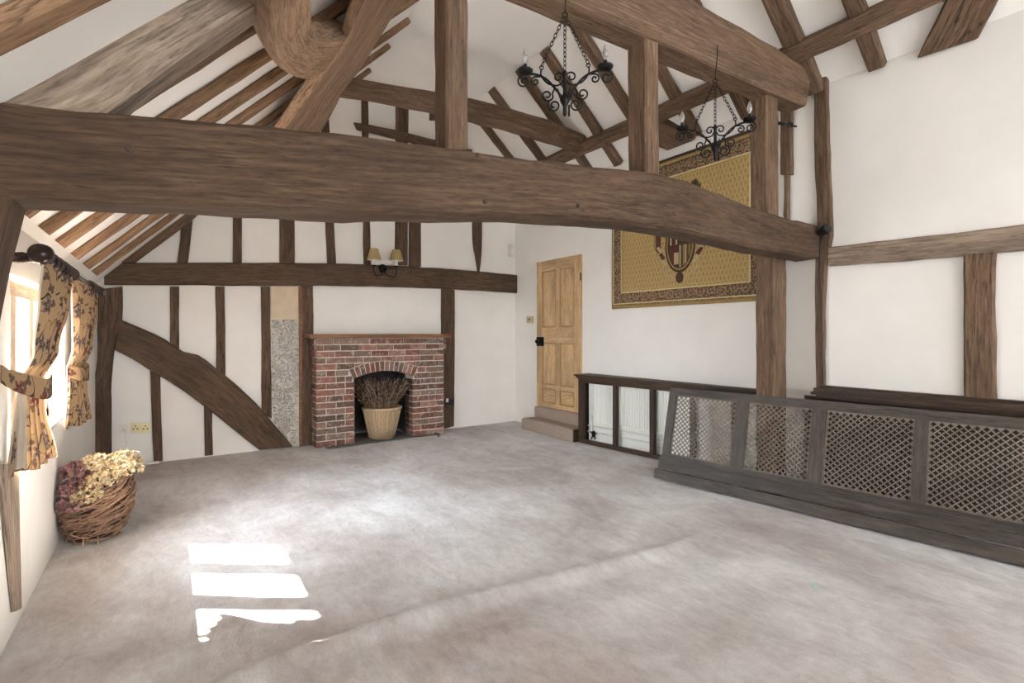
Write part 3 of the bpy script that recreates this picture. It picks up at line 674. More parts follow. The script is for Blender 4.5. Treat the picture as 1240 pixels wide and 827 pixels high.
# switch, alarm sensor, sockets
def plate(name, label, cat, pl, u0, u1, v0, v1, D, mat):
    P = px(pl, [(u0,v0),(u1,v0),(u1,v1),(u0,v1)]); o = MB().prism(P, D); return P, o
P, o = plate('light_switch', '', '', planeX(XR-.012), 637.5, 645, 383, 391, (.012,0,0), 'brass')
sw = thing('light_switch', 'small brass light switch left of the pine door', 'switch', P[3]); o.build('face_plate', 'socketgold', sw)
c_ = sum(P, V())/4; MB().box(c_+V((-.012,-.008,-.012)), c_+V((.0,.008,.012))).build('toggle', 'black', sw)
pc_ = planeY(YG-.05)(619.5, 303); al = thing('alarm_sensor', 'white alarm sensor high in the corner by the door wall', 'sensor', pc_+V((0,0,-.09)))
MB().box(pc_+V((-.035,-.02,-.085)), pc_+V((.035,.05,.085)), jit=.004).build('sensor_case', 'cream', al)
MB().box(pc_+V((-.022,-.026,-.05)), pc_+V((.022,-.02,.01))).build('sensor_lens', 'whitemetal', al)
P, o = plate('s', '', '', planeY(YG-.016), 158, 182, 512.5, 524, (0,.016,0), 'x')
so = thing('double_socket', 'brass double wall socket under the curved brace', 'socket', P[3]); o.build('face_plate', 'socketgold', so)
for t in (.25, .75):
    c_ = P[3].lerp(P[2], t).lerp(P[0].lerp(P[1], t), .5)+V((0,-.003,0)); mb = MB()
    for dx, dz in ((0,.022),(-.016,-.008),(.016,-.008)): mb.box(c_+V((dx-.006,-.002,dz-.006)), c_+V((dx+.006,.004,dz+.006)))
    mb.build('socket_outlet', 'black', so)
P, o = plate('s', '', '', planeY(YG-.012), 144, 155, 514.5, 524, (0,.012,0), 'x')
ao = thing('aerial_socket', 'single wall plate with a thin cable beside the double socket', 'socket', P[3]); o.build('face_plate', 'cream', ao)
c_ = sum(P, V())/4
MB().tube(smoothpath([c_+V((0,-.004,0)), c_+V((.01,-.04,-.02)), c_+V((.04,-.05,-.2)), c_+V((.10,-.06,-.42)), V((c_.x+.18, YG-.09, .012))], .03), .004, 6).build('cable', 'cream', ao, smooth=True)
P, o = plate('s', '', '', planeY(YG-.05), 538, 550, 482.5, 490, (0,.02,0), 'x')
tb = thing('junction_box', 'small black junction box on stud right of fireplace', 'box', P[3]); o.build('box_case', 'black', tb)
c_ = P[0].lerp(P[2], .3); MB().box(c_+V((-.02,-.006,-.025)), c_+V((.015,0,.025))).build('white_button', 'cream', tb)
p = planeZ(.012)(185, 562); o = MB().box(p+V((-.05,-.0,-.0)), p+V((.05,.03,.02))).build('cable_clip', 'cream'); tag(o, 'small white cable clip on carpet below the sockets', 'clip')
pts = [planeZ(.018)(u, v) for u, v in ((522,522.5),(526,523.5),(529,525.5),(531,528))]
o = MB().tube(smoothpath(pts, .02), .008, 6).build('loose_cable', 'black', smooth=True); tag(o, 'short black cable end lying right of the hearth', 'cable')
# ------------------------------------------------------------------ tapestry
XT = XR-.012; ty0, ty1, tz0, tz1 = 4.285, 2.43, 1.585, 3.085
tp_ = thing('tapestry', 'mustard wall tapestry with brown floral border and oval crest', 'tapestry', (XT, (ty0+ty1)/2, tz0))
def tx(y, z): return XT-.012-.007*math.sin((y-ty1)*9)*(tz1-z)/1.5-.004*math.sin(y*23+z*2)*(tz1-z)/1.5
def cloth(name, a0_, a1_, b0, b1, mat, off=0, n=(40,34), thick=.004):
    mb = MB(); nu, nv_ = n
    for side in (0, 1):
        for j in range(nv_+1):
            for i in range(nu+1):
                y = ty0+(ty1-ty0)*(a0_+(a1_-a0_)*i/nu); z_ = tz0+(tz1-tz0)*(b0+(b1-b0)*j/nv_)
                sag = -.018*math.sin(math.pi*(y-ty1)/(ty0-ty1))*(1-(z_-tz0)/(tz1-tz0)) if False else 0
                mb.v.append(V((tx(y, z_)-off+(thick if side else 0), y, z_+sag)))
    k = (nu+1)*(nv_+1); uv = lambda i, j: ((ty0-ty1)*(a0_+(a1_-a0_)*i/nu), (tz1-tz0)*(b0+(b1-b0)*j/nv_))
    for j in range(nv_):
        for i in range(nu):
            a = j*(nu+1)+i; q = [a, a+1, a+nu+2, a+nu+1]; w_ = [uv(i,j), uv(i+1,j), uv(i+1,j+1), uv(i,j+1)]
            mb.face(q, w_); mb.face([k+x for x in reversed(q)], w_[::-1])
    edge = [i for i in range(nu)]
    for i in range(nu): mb.face([i+1, i, k+i, k+i+1], [(0,0)]*4); t0 = nv_*(nu+1); mb.face([t0+i, t0+i+1, k+t0+i+1, k+t0+i], [(0,0)]*4)
    for j in range(nv_):
        a = j*(nu+1); mb.face([a, a+nu+1, k+a+nu+1, k+a], [(0,0)]*4); a += nu; mb.face([a+nu+1, a, k+a, k+a+nu+1], [(0,0)]*4)
    return mb.build(name, mat, tp_, smooth=True, fix=False)
bw, bh = .082, .098
cloth('field', bw, 1-bw, bh+.02, 1-bh-.02, 'tapfield')
cloth('border', 0, bw, .025, .975, 'tapborder', n=(4,34)); cloth('border', 1-bw, 1, .025, .975, 'tapborder', n=(4,34))
cloth('border', bw, 1-bw, .025, bh+.02, 'tapborder', n=(40,4)); cloth('border', bw, 1-bw, 1-bh-.02, .975, 'tapborder', n=(40,4))
cloth('hem', 0, 1, 0, .025, 'taphem', n=(40,2)); cloth('hem', 0, 1, .975, 1, 'taphem', n=(40,2))
for q in ((bw-.004,bw+.004,bh+.015,1-bh-.015),(1-bw-.004,1-bw+.004,bh+.015,1-bh-.015)): cloth('braid', *q, 'tapline', .003, (2,34))
for q in ((bw,1-bw,bh+.015,bh+.025),(bw,1-bw,1-bh-.025,1-bh-.015)): cloth('braid', *q, 'tapline', .003, (40,2))
for q in ((.008,.016,.03,.97),(.984,.992,.03,.97)): cloth('braid', *q, 'tapline', .003, (2,34))
for q in ((.016,.984,.032,.040),): cloth('braid', *q, 'tapline', .003, (40,2))
cy, czz = 3.33, 2.20
mb = MB()
def flat(pts, mat, off): # outline in tapestry plane: x to the viewer's right, z up
    mb.prism([V((tx(cy-x, czz+z_)-off, cy-x, czz+z_)) for x, z_ in pts], (.004,0,0), mat)
def oval(rx, rz, n=28): return [(rx*math.cos(2*math.pi*k/n), rz*math.sin(2*math.pi*k/n)) for k in range(n)]
flat(oval(.185,.285), 'heralddark', .004); flat(oval(.165,.262), 'taphem', .006); flat(oval(.148,.243), 'heralddark', .008)
def clipq(x0,x1,z0,z1,rx=.138,rz=.232,n=8):
    pts = []
    for k in range(n+1):
        x = x0+(x1-x0)*k/n; lim = rz*math.sqrt(max(0,1-(x/rx)**2)); pts.append((x, max(-lim, min(lim, z0))))
    for k in range(n+1):
        x = x1-(x1-x0)*k/n; lim = rz*math.sqrt(max(0,1-(x/rx)**2)); pts.append((x, max(-lim, min(lim, z1))))
    return pts
for k in range(6):
    flat(clipq(-.135+k*.0225, -.135+k*.0225+.018, .0, .23), ('heraldred','heraldcream','heralddark')[k % 3], .010)
    flat(clipq(.0+k*.0225, .0+k*.0225+.017, -.23, -.01), ('heraldcream','heraldgreen','taphem')[k % 3], .010)
flat(clipq(.01,.13,.02,.10), 'heraldred', .010); flat(clipq(.01,.13,.11,.2), 'heraldcream', .010)
flat(clipq(-.13,-.07,-.2,-.02), 'heraldred', .010); flat(clipq(-.065,-.01,-.2,-.08), 'heraldcream', .010); flat(clipq(-.065,-.01,-.07,-.02), 'heraldred', .010)
for s_ in (-1, 1):
    flat([(s_*.25,.30),(s_*.31,.30),(s_*.31,-.02),(s_*.28,-.06),(s_*.245,-.02)], 'heraldred', .005)
    flat([(s_*.32,.25),(s_*.335,.25),(s_*.335,.02),(s_*.32,-.02)], 'taphem', .005)
    for k in range(3):
        z0 = -.06-.07*k; flat([(s_*(.30-.03*k),z0+.06),(s_*(.27-.03*k),z0+.075),(s_*(.215-.03*k),z0+.02),(s_*(.25-.03*k),z0-.01)], 'heraldcream' if k % 2 == 0 else 'heraldred', .006)
    rb = [(s_*(.24-.24*t), -.22-.12*math.sin(t*1.57)) for t in [k/10 for k in range(11)]]
    flat(rb+[(x, z_-.018) for x, z_ in reversed(rb)], 'heraldcream', .005)
flat([(.045*math.cos(t)*1., -.335+.055*math.sin(t)) for t in [2*math.pi*k/18 for k in range(18)]], 'heralddark', .009); flat([(.025*math.cos(t), -.335+.03*math.sin(t)) for t in [2*math.pi*k/14 for k in range(14)]], 'heraldred', .012)
# helm and plume above the oval
sh_ = lambda P: [(x+.17, z_-.02) for x, z_ in P]
flat(sh_([(-.05,.50),(-.06,.56),(-.03,.62),(.02,.635),(.05,.60),(.055,.54),(.03,.50)]), 'heraldgreen', .006); flat([(-.13,.38),(.16,.38),(.20,.48),(.05,.50),(-.10,.47)], 'heralddark', .006)
flat(sh_([(-.03,.55),(-.02,.60),(.02,.61),(.035,.57),(.01,.53)]), 'heralddark', .009); flat(sh_([(.04,.50),(.075,.53),(.07,.59),(.055,.56)]), 'heralddark', .007); flat(sh_([(-.12,.56),(-.10,.60),(-.09,.63),(-.11,.61)]), 'heralddark', .006)
mb.build('crest', 'heralddark', tp_)
MB().tube([V((XT-.014, ty0+.02, tz1+.012)), V((XT-.014, ty1-.03, tz1+.012))], .012, 10).build('hanging_rod', 'shelfwood', tp_, smooth=True)
# ------------------------------------------------------------------ radiator, its cabinet and shelves
CA, CB = V((4.105,4.63,0)), V((4.308,2.47,0)); ce = (CB-CA).normalized(); cn = V((ce.y,-ce.x,0)); cn = cn if cn.x > 0 else -cn   # cn: into the wall
Xc = Matrix((( ce.x, cn.x, 0, CA.x),( ce.y, cn.y, 0, CA.y),(0,0,1,0),(0,0,0,1))); LC = (CB-CA).length
cab = thing('radiator_cabinet', 'dark stained open radiator case with long shelf under tapestry', 'cabinet', CA)
mb = MB(); mb.box((-.05,-.045,.795),(LC+.05,.05,.815), X=Xc); mb.box((-.03,-.03,.772),(LC+.05,.05,.795), X=Xc); mb.box((-.012,-.015,.755),(LC+.05,.05,.772), X=Xc)
a = Xc.inverted(); mb.prism([Xc @ V((-.05,.05,.795)), Xc @ V((LC+.05,.05,.795)), V((XR,2.43,.795)), V((XR,4.70,.795))], (0,0,.02)); mb.build('shelf', 'shelfwood', cab)
for t, w in ((0,.05),(.505,.045),(.995,.05),(1.46,.045),(1.88,.05)): MB().box((t,0,.0),(t+w,.05,.757), X=Xc).build('stile', 'shelfwood', cab)
MB().box((0,-.004,0),(LC,.045,.045), X=Xc).build('bottom_rail', 'shelfwood', cab); MB().box((0,.002,.715),(LC,.045,.757), X=Xc).build('top_rail', 'shelfwood', cab)
MB().prism([CA+V((0,.0,0)), CA+V((.0,.02,0)), V((XR,CA.y+.02,0)), V((XR,CA.y,0))], (0,0,.757)).build('end_panel', 'shelfwood', cab)
rad = thing('radiator', 'white ribbed panel radiator inside the open dark case', 'radiator', Xc @ V((1,.1,0)))
mb = MB(); r0, r1 = .16, 1.40
for k in range(int((r1-r0)/.033)):
    x = r0+k*.033; mb.prism([Xc @ V(p) for p in ((x,.085,.27),(x+.008,.072,.27),(x+.022,.072,.27),(x+.03,.085,.27))], (0,0,.42))
mb.box((r0-.02,.083,.24),(r1+.02,.105,.72), X=Xc); mb.build('radiator_panel', 'whitemetal', rad)
MB().box((r0-.02,.07,.70),(r1+.02,.12,.722), X=Xc).build('top_grille', 'whitemetal', rad)
mb = MB()
for zz in (.13, .20): mb.tube([Xc @ V((.05,.10,zz)), Xc @ V((1.45,.10,zz))], .011, 8)
mb.tube([Xc @ V((.12,.08,.05)), Xc @ V((.12,.08,.33))], .011, 8); mb.build('pipe', 'whitemetal', rad, smooth=True)
mb = MB(); q = Xc @ V((.16,.07,.11)); mb.lathe([(.001,-.03),(.02,-.025),(.022,.02),(.012,.04),(.001,.042)], q, 10)
for dx, dz in ((-.04,.03),(.05,.02),(-.03,-.06),(.04,-.05)): mb.tube([q, Xc @ V((.16+dx,.06,.11+dz))], .008, 6)
mb.build('valve', 'iron', rad); MB().tube([Xc @ V((.075,.07,.28)), Xc @ V((.075,.07,.37))], .007, 6).build('thermostat', 'iron', rad)
MB().box((.05,.112,0.0),(1.6,.116,.75), X=Xc).build('back_board', 'whitemetal', rad)
sh = thing('window_shelf', 'dark moulded shelf along right wall above the lattice cover', 'shelf', (XR-.08, 1., .8))
a = planeX(XR-.11)(985, 470); mb = MB(); y1 = a.y
mb.box((XR-.11,-1.2,.845),(XR,y1,.875)); mb.box((XR-.13,-1.2,.825),(XR,y1+.012,.846)); mb.box((XR-.095,-1.2,.80),(XR,y1-.01,.826)); mb.build('shelf_board', 'shelfwood', sh)
mb = MB(); mb.box((XR-.05,-1.2,.875),(XR,y1-.02,.893)); mb.build('back_moulding', 'shelfwood', sh)
MB().box((XR-.02,-1.2,.0),(XR,2.12,.80)).build('back_board', 'cavity_board', sh)
# leaning lattice cover
P0, P1, T0 = V((3.665,3.07,0)), V((3.965,.765,0)), V((3.85,3.09,.797))
le = (P1-P0).normalized(); lu = (T0-P0); lu = (lu-le*lu.dot(le)).normalized(); ln_ = lu.cross(le); ln_ = ln_ if ln_.x > 0 else -ln_
Xl = Matrix(((le.x,lu.x,ln_.x,P0.x),(le.y,lu.y,ln_.y,P0.y),(le.z,lu.z,ln_.z,P0.z+.006),(0,0,0,1)))
if Xl.determinant() < 0: pass
lp = on(ln_, ln_.dot(P0))
def loc(u, v):
    d = lp(u, v)-P0; return d.dot(le), d.dot(lu)
cov = thing('lattice_cover', 'long dark radiator cover with lattice panels leaning on the case', 'radiator cover', P0)
HT = .822; LEN = loc(1240, 600)[0]+.85
stl = [(loc(815,470)[0]*0+.0, .075)]
for ul, ur, v in ((886.5,902,540),(980,998,540),(1105,1122.5,560)): s0, s1 = loc(ul, v)[0], loc(ur, v)[0]; stl.append((s0, s1-s0))
stl.append((stl[-1][0]+.62, .075)); LEN = stl[-1][0]+.075
yb, yt = loc(980, 584)[1], loc(1050, 497)[1]
yb = .225; yt = .755
mb = MB(); mb.box((0,yt,-.0),(LEN,HT,.028), X=Xl); mb.build('top_rail', 'stain', cov)
MB().box((0,yb-.045,0),(LEN,yb,.028), X=Xl).build('bottom_rail', 'stain', cov)
for s0, w in stl: MB().box((s0,yb,0),(s0+w,yt,.028), X=Xl).build('stile', 'stain', cov)
mb = MB(); mb.box((-.012,yb-.045,-.016),(LEN,yb-.03,.028), X=Xl); mb.box((-.014,yb-.06,-.024),(LEN,yb-.046,.028), X=Xl); mb.box((-.014,yb-.072,-.012),(LEN,yb-.06,.028), X=Xl); mb.build('moulding', 'stain', cov)
MB().box((-.016,.089,-.014),(LEN,yb-.07,.028), X=Xl).build('upper_plinth', 'stain', cov); MB().box((-.024,.0,-.042),(LEN,.081,.028), X=Xl).build('lower_plinth', 'stain', cov)
def lattice(x0, x1, y0, y1):
    """diagonal lattice with plus-shaped piercings, one thin pierced board"""
    mb = MB(); p = .0415; nx_ = max(1, round((x1-x0)/p)); ny_ = max(1, round((y1-y0)/p)); pxx, pyy = (x1-x0)/nx_, (y1-y0)/ny_; zz = .012; th = .006
    a, b = .335, .118            # reach and half-width of the plus, in cell units
    cells = [(i+.5, j+.5) for i in range(nx_) for j in range(ny_)]+[(i, j) for i in range(1, nx_) for j in range(1, ny_)]
    plus = [(a,-b),(a,b),(b+.03,b+.03),(b,a),(-b,a),(-b-.03,b+.03),(-a,b),(-a,-b),(-b-.03,-b-.03),(-b,-a),(b,-a),(b+.03,-b-.03)]
    dia = []
    for q in plus:            # matching points on the diamond cell outline
        s_ = .5/(abs(q[0])+abs(q[1])) if abs(q[0])+abs(q[1]) else 1; dia.append((q[0]*s_, q[1]*s_))
    # exact diamond corners: insert between pairs
    for ci, cj in cells:
        base = len(mb.v); n = len(plus)
        for zc in (zz, zz+th):
            for q in plus: mb.v.append(Xl @ V((x0+(ci+q[0])*pxx, y0+(cj+q[1])*pyy, zc)))
            for q in dia: mb.v.append(Xl @ V((x0+(ci+q[0])*pxx, y0+(cj+q[1])*pyy, zc)))
        tip = len(mb.v)
        for zc in (zz, zz+th):
            for q in ((.5,0),(0,.5),(-.5,0),(0,-.5)): mb.v.append(Xl @ V((x0+(ci+q[0])*pxx, y0+(cj+q[1])*pyy, zc)))
        m2 = 2*n
        for k in range(n):
            k2 = (k+1) % n; u4 = [(ci+plus[k][0])*pxx, (cj+plus[k][1])*pyy]
            uv = [((ci+w[0])*pxx+(cj+w[1])*pyy, (cj+w[1])*pyy-(ci+w[0])*pxx) for w in (plus[k], plus[k2], dia[k2], dia[k])]
            mid_tip = {0:0, 3:1, 6:2, 9:3}.get(k)
            if mid_tip is None:
                mb.face([base+k, base+k2, base+n+k2, base+n+k], uv)
                mb.face([base+m2+k, base+m2+n+k, base+m2+n+k2, base+m2+k2], uv)
            else:
                mb.face([base+k, base+k2, base+n+k2, tip+mid_tip, base+n+k], uv[:3]+[uv[2]]+uv[3:])
                mb.face([base+m2+k, base+m2+n+k, tip+4+mid_tip, base+m2+n+k2, base+m2+k2], uv+[uv[0]])
            mb.face([base+k, base+m2+k, base+m2+k2, base+k2], [uv[0]]*4)
    # half cells round the rim: solid triangles
    for i in range(nx_):
        for yy, s_ in ((y0,1),(y1,-1)):
            if 0 < i: pass
            tri = [V((x0+(i-.5)*pxx, yy+s_*pyy*.0, 0)), V((x0+(i+.5)*pxx, yy, 0)), V((x0+i*pxx, yy+s_*pyy*.5, 0))]
            if i == 0: tri[0] = V((x0, yy, 0))
            mb.prism([Xl @ V((t.x, t.y, zz)) for t in tri], ln_*th)
        if i == nx_-1:
            for yy, s_ in ((y0,1),(y1,-1)): mb.prism([Xl @ V(t) for t in ((x1-.5*pxx,yy,zz),(x1,yy,zz),(x1,yy+s_*.5*pyy,zz))], ln_*th)
    for j in range(1, ny_):
        for xx, s_ in ((x0,1),(x1,-1)):
            mb.prism([Xl @ V(t) for t in ((xx,y0+(j-.5)*pyy,zz),(xx,y0+(j+.5)*pyy,zz),(xx+s_*.5*pxx,y0+j*pyy,zz))], ln_*th)
    return mb.build('lattice_panel', 'slat', cov)
for (s0, w0), (s1, w1) in zip(stl[:-1], stl[1:]): lattice(s0+w0, s1, yb, yt)
# ------------------------------------------------------------------ curtains, pole
PX = XL+.13; PZ = 1.625
pole = thing('curtain_pole', 'dark turned wooden curtain pole above the left window', 'curtain pole', (PX, 2.75, PZ))
mb = MB(); mb.tube([V((PX,2.92,PZ)), V((PX,4.98,PZ))], .017, 14); mb.build('rod', 'pole', pole, smooth=True)
fin = [(.012,-.16),(.03,-.155),(.040,-.14),(.043,-.115),(.038,-.09),(.026,-.075),(.033,-.06),(.035,-.05),(.028,-.035),(.022,-.02),(.028,-.008),(.02,.01),(.02,.03)]
MB().lathe(fin, V((PX,2.93,PZ)), 20, axis=(0,1,0)).build('finial', 'pole', pole, smooth=True)
MB().lathe([(.02,-.02),(.03,-.01),(.03,.02),(.038,.05),(.040,.09),(.03,.12),(.001,.125)], V((PX,4.97,PZ)), 18, axis=(0,1,0)).build('finial', 'pole', pole, smooth=True)
for y in (2.90, 4.90):
    MB().lathe([(.035,0),(.037,.012),(.02,.03),(.025,.06),(.018,.085),(.024,.10),(.024,.13)], V((XL,y,PZ-.01)), 16, axis=(1,0,0)).build('bracket', 'pole', pole, smooth=True)
for y in (3.0, 3.12, 3.24, 3.34, 3.44, 3.53, 3.61, 4.40, 4.52, 4.63, 4.73, 4.82):
    MB().tube([V((PX+.030*math.cos(t), y+.008*math.cos(t), PZ+.030*math.sin(t)-.006)) for t in [2*math.pi*k/22 for k in range(22)]], .007, 8, loop=True).build('ring', 'pole', pole, smooth=True)
def curtain(label, stations, pleats, amp, tie_t, hook, depth_sign, bandpts):
    """stations: (height, start, end) of the gathered cloth seen from above"""
    th = thing('curtain', label, 'curtain', (stations[0][1][0], stations[0][1][1], stations[-1][0]))
    nS, nH = 120, 70; hs = [s_[0] for s_ in stations]
    def ev(h):
        for (h0,a,b,am), (h1,c,d,an) in zip(stations[:-1], stations[1:]):
            if h0 >= h >= h1 or (h1, c, d, an) == stations[-1]:
                t = (h0-h)/(h0-h1); t = max(0, min(1, t)); t = t*t*(3-2*t); return V(a).lerp(V(c), t), V(b).lerp(V(d), t), am+(an-am)*t
    W_ = 1.25
    for nm, mat, off in (('face_cloth', 'floral', 0), ('lining_cloth', 'lining', .008)):
        mb = MB()
        for j in range(nH+1):
            h = hs[0]+(hs[-1]-hs[0])*j/nH; a, b, am = ev(h); d = (b-a); nn = V((d.y, -d.x, 0)).normalized()
            for i in range(nS+1):
                s_ = i/nS; ph = s_*pleats*2*math.pi+.5*math.sin(h*3+s_*5)
                dx, dyy = math.sin(ph), .35*math.sin(2*ph)
                p = a+d*s_+nn*(am*dx*(.75+.35*noise.noise(V((s_*4, h*1.5, 2)))))+d.normalized()*am*dyy*.6
                q = V((p.x, p.y, h+.012*math.sin(s_*9) if j == nH else h))-nn*off*depth_sign
                q.x = max(q.x, XL+.006+(0 if off else .004)); mb.v.append(q)
        for j in range(nH):
            for i in range(nS):
                k = j*(nS+1)+i; h0 = hs[0]+(hs[-1]-hs[0])*j/nH; h1 = hs[0]+(hs[-1]-hs[0])*(j+1)/nH
                mb.face([k, k+1, k+nS+2, k+nS+1], [(i/nS*W_,h0),((i+1)/nS*W_,h0),((i+1)/nS*W_,h1),(i/nS*W_,h1)])
        mb.build(nm, mat, th, smooth=True, fix=False)
    mb = MB(); pts = smoothpath(bandpts, .02); rings = []
    for i, p in enumerate(pts):
        t = (pts[min(i+1, len(pts)-1)]-pts[max(i-1, 0)]).normalized(); up = V((0,0,1)); o_ = t.cross(up).normalized(); hh = .035+.012*math.sin(math.pi*i/(len(pts)-1))
        rings.append([p+up*hh, p+up*hh+o_*.006, p-up*hh+o_*.006, p-up*hh])
    mb.ring_loft(rings); mb.build('tieback', 'floral', th, smooth=False)
    return th
c1 = curtain('near floral curtain tied back on the left of the window',
  [(1.600,(PX,2.93,0),(PX,3.60,0),.022), (1.45,(PX-.01,2.93,0),(PX,3.50,0),.026), (1.22,(-.46,2.98,0),(-.43,3.28,0),.020), (1.08,(-.52,3.0,0),(-.47,3.17,0),.012), (.98,(-.525,2.97,0),(-.465,3.18,0),.016), (.71,(-.535,2.89,0),(-.43,3.22,0),.022)],
  6, .03, 0, None, 1, [V((XL+.005,2.84,1.14)), V((-.53,2.86,1.12)), V((-.49,2.98,1.08)), V((-.445,3.10,1.05)), V((-.445,3.19,1.07)), V((-.5,3.22,1.10))])
mb = MB(); n = 26
for j in range(21):
    t = j/20; h = 1.07-.335*t; x0, x1 = -.515-.027*t, -.490+.008*t; 
    for i in range(n+1):
        q = i/n; mb.v.append(V((x0+(x1-x0)*q, 2.965-.045*t+.014*t*math.sin(q*9.4)+.012*q, h)))
for j in range(20):
    for i in range(n): k = j*(n+1)+i; mb.face([k, k+1, k+n+2, k+n+1], [(0,0)]*4)
mb.build('turned_back_lining', 'lining', c1, smooth=True, fix=False)
c2 = curtain('far floral curtain in sunlight beside the corner post',
  [(1.600,(PX,3.72,0),(PX,4.90,0),.022), (1.45,(PX-.01,3.85,0),(PX,4.85,0),.026), (1.22,(-.465,4.15,0),(-.43,4.70,0),.022), (1.05,(-.525,4.38,0),(-.465,4.55,0),.012), (.93,(-.525,4.33,0),(-.45,4.58,0),.018), (.70,(-.525,4.22,0),(-.43,4.60,0),.022)],
  6, .03, 0, None, 1, [V((XL+.005,4.74,1.1)), V((-.47,4.72,1.06)), V((-.435,4.58,1.03)), V((-.45,4.40,1.03)), V((-.52,4.32,1.06))])
# ------------------------------------------------------------------ willow basket of dried flowers
bc = V((-.365, 4.20, .012)); bk = thing('willow_basket', 'brown willow basket beside the window wall full of dried flowers', 'basket', bc)
def br(z_): # radius profile
    pr = [(0,.135),(.06,.155),(.15,.185),(.22,.192),(.29,.18),(.36,.165)]
    for (z0,r0_),(z1,r1_) in zip(pr[:-1], pr[1:]):
        if z0 <= z_ <= z1: return r0_+(r1_-r0_)*(z_-z0)/(z1-z0)
    return pr[-1][1]
def bp(a, z_, o=0):
    r = br(min(z_, .36))+o; sk = .045*math.cos(a)*(z_/.36 if z_ < .22 else 1)  # bulges to the room side
    return bc+V((min(r*math.cos(a)*.98+max(0, sk)*.25, 9), r*math.sin(a)*.95, z_*(1+.13*math.cos(a-.2))))
mb = MB(); n = 40
mb.ring_loft([[bp(2*math.pi*k/n, z_, -.010) for k in range(n)] for z_ in (0,.05,.1,.15,.2,.25,.3,.35)], col=(.06,.03,.018))
for i in range(260):
    z0 = random.uniform(.01,.33); a = random.uniform(0, 6.283); L = random.uniform(.7,1.7); sl_ = random.choice((1,1,1,-.7))*random.uniform(.02,.12)
    pts = [bp(a+L*t, min(.37, max(.005, z0+sl_*t)), .004+.007*math.sin(t*9+i)) for t in [k/12 for k in range(13)]]
    for p_ in pts: p_.x = max(p_.x, XL+.012)
    mb.tube(pts, random.uniform(.0035,.0055), 5, col=tint((.26,.155,.10),.6,1.5))
mb.build('woven_body', 'wick', bk)
mb = MB()
for ph in range(3): 
    pts = [bp(t, .355, .006*math.sin(t*9+ph*2.1))+V((0,0,.008*math.cos(t*9+ph*2.1))) for t in [2*math.pi*k/64 for k in range(64)]]
    for p_ in pts: p_.x = max(p_.x, XL+.012)
    mb.tube(pts, .007, 6, loop=True, col=(.16,.08,.045))
mb.build('rim', 'wick', bk)
for dx, dy_ in ((-.05,-.125),(.02,-.13),(.09,.08),(-.09,.08)):
    o = MB().tube([bc+V((dx,dy_,.03)), bc+V((dx*1.06,dy_*1.06,-.012))], .005, 6, col=(.5,.36,.2)).build('peg_foot', 'wick', bk)
def heads_(name, label, cen, rad, cols, count):
    mb = MB()
    for i in range(count):
        d = V((random.gauss(0,1), random.gauss(0,1), random.gauss(0,1))).normalized(); d.z = abs(d.z)*1.0-.15; k = random.choice(cen); r = rad*random.uniform(.75,1.08)
        p = V(k)+V((d.x*r, d.y*r, d.z*r*.85)); p.x = max(p.x, XL+.014); s_ = random.uniform(.009,.016); col = tint(random.choice(cols),.7,1.25)
        up = (d+V((random.gauss(0,.5), random.gauss(0,.5), random.gauss(0,.5)))).normalized(); e1 = up.orthogonal().normalized(); e2 = up.cross(e1)
        for q in range(4):
            t = q*1.571+i; f1 = e1*math.cos(t)+e2*math.sin(t); f2 = up.cross(f1); b = len(mb.v)
            tipp = [p, p+f1*s_*.6+f2*s_*.5+up*s_*.2, p+f1*s_*1.15+up*s_*.45, p+f1*s_*.6-f2*s_*.5+up*s_*.2]
            for t_p in tipp: t_p.x = max(t_p.x, XL+.01)
            mb.v += tipp; mb.face([b,b+1,b+2,b+3], None, None, col)
    o = mb.build(name, 'flora', fix=False); return tag(o, label, 'dried flowers', kind='stuff')
heads_('dried_hydrangea', 'dusky purple dried hydrangea on the wall side of willow basket', [bc+V((-.10,-.10,.33)), bc+V((-.08,.03,.40)), bc+V((-.10,-.02,.42)), bc+V((-.11,-.12,.24))], .085, [(.27,.135,.14),(.33,.18,.18),(.20,.10,.105),(.28,.17,.12)], 900)
heads_('dried_hydrangea', 'cream dried hydrangea on the room side of willow basket', [bc+V((.05,-.09,.36)), bc+V((.09,.0,.43)), bc+V((.14,.05,.44)), bc+V((.01,.02,.45)), bc+V((-.02,-.13,.29)), bc+V((.15,-.04,.40))], .095, [(.55,.41,.22),(.62,.50,.33),(.48,.33,.15),(.60,.48,.32)], 1500)
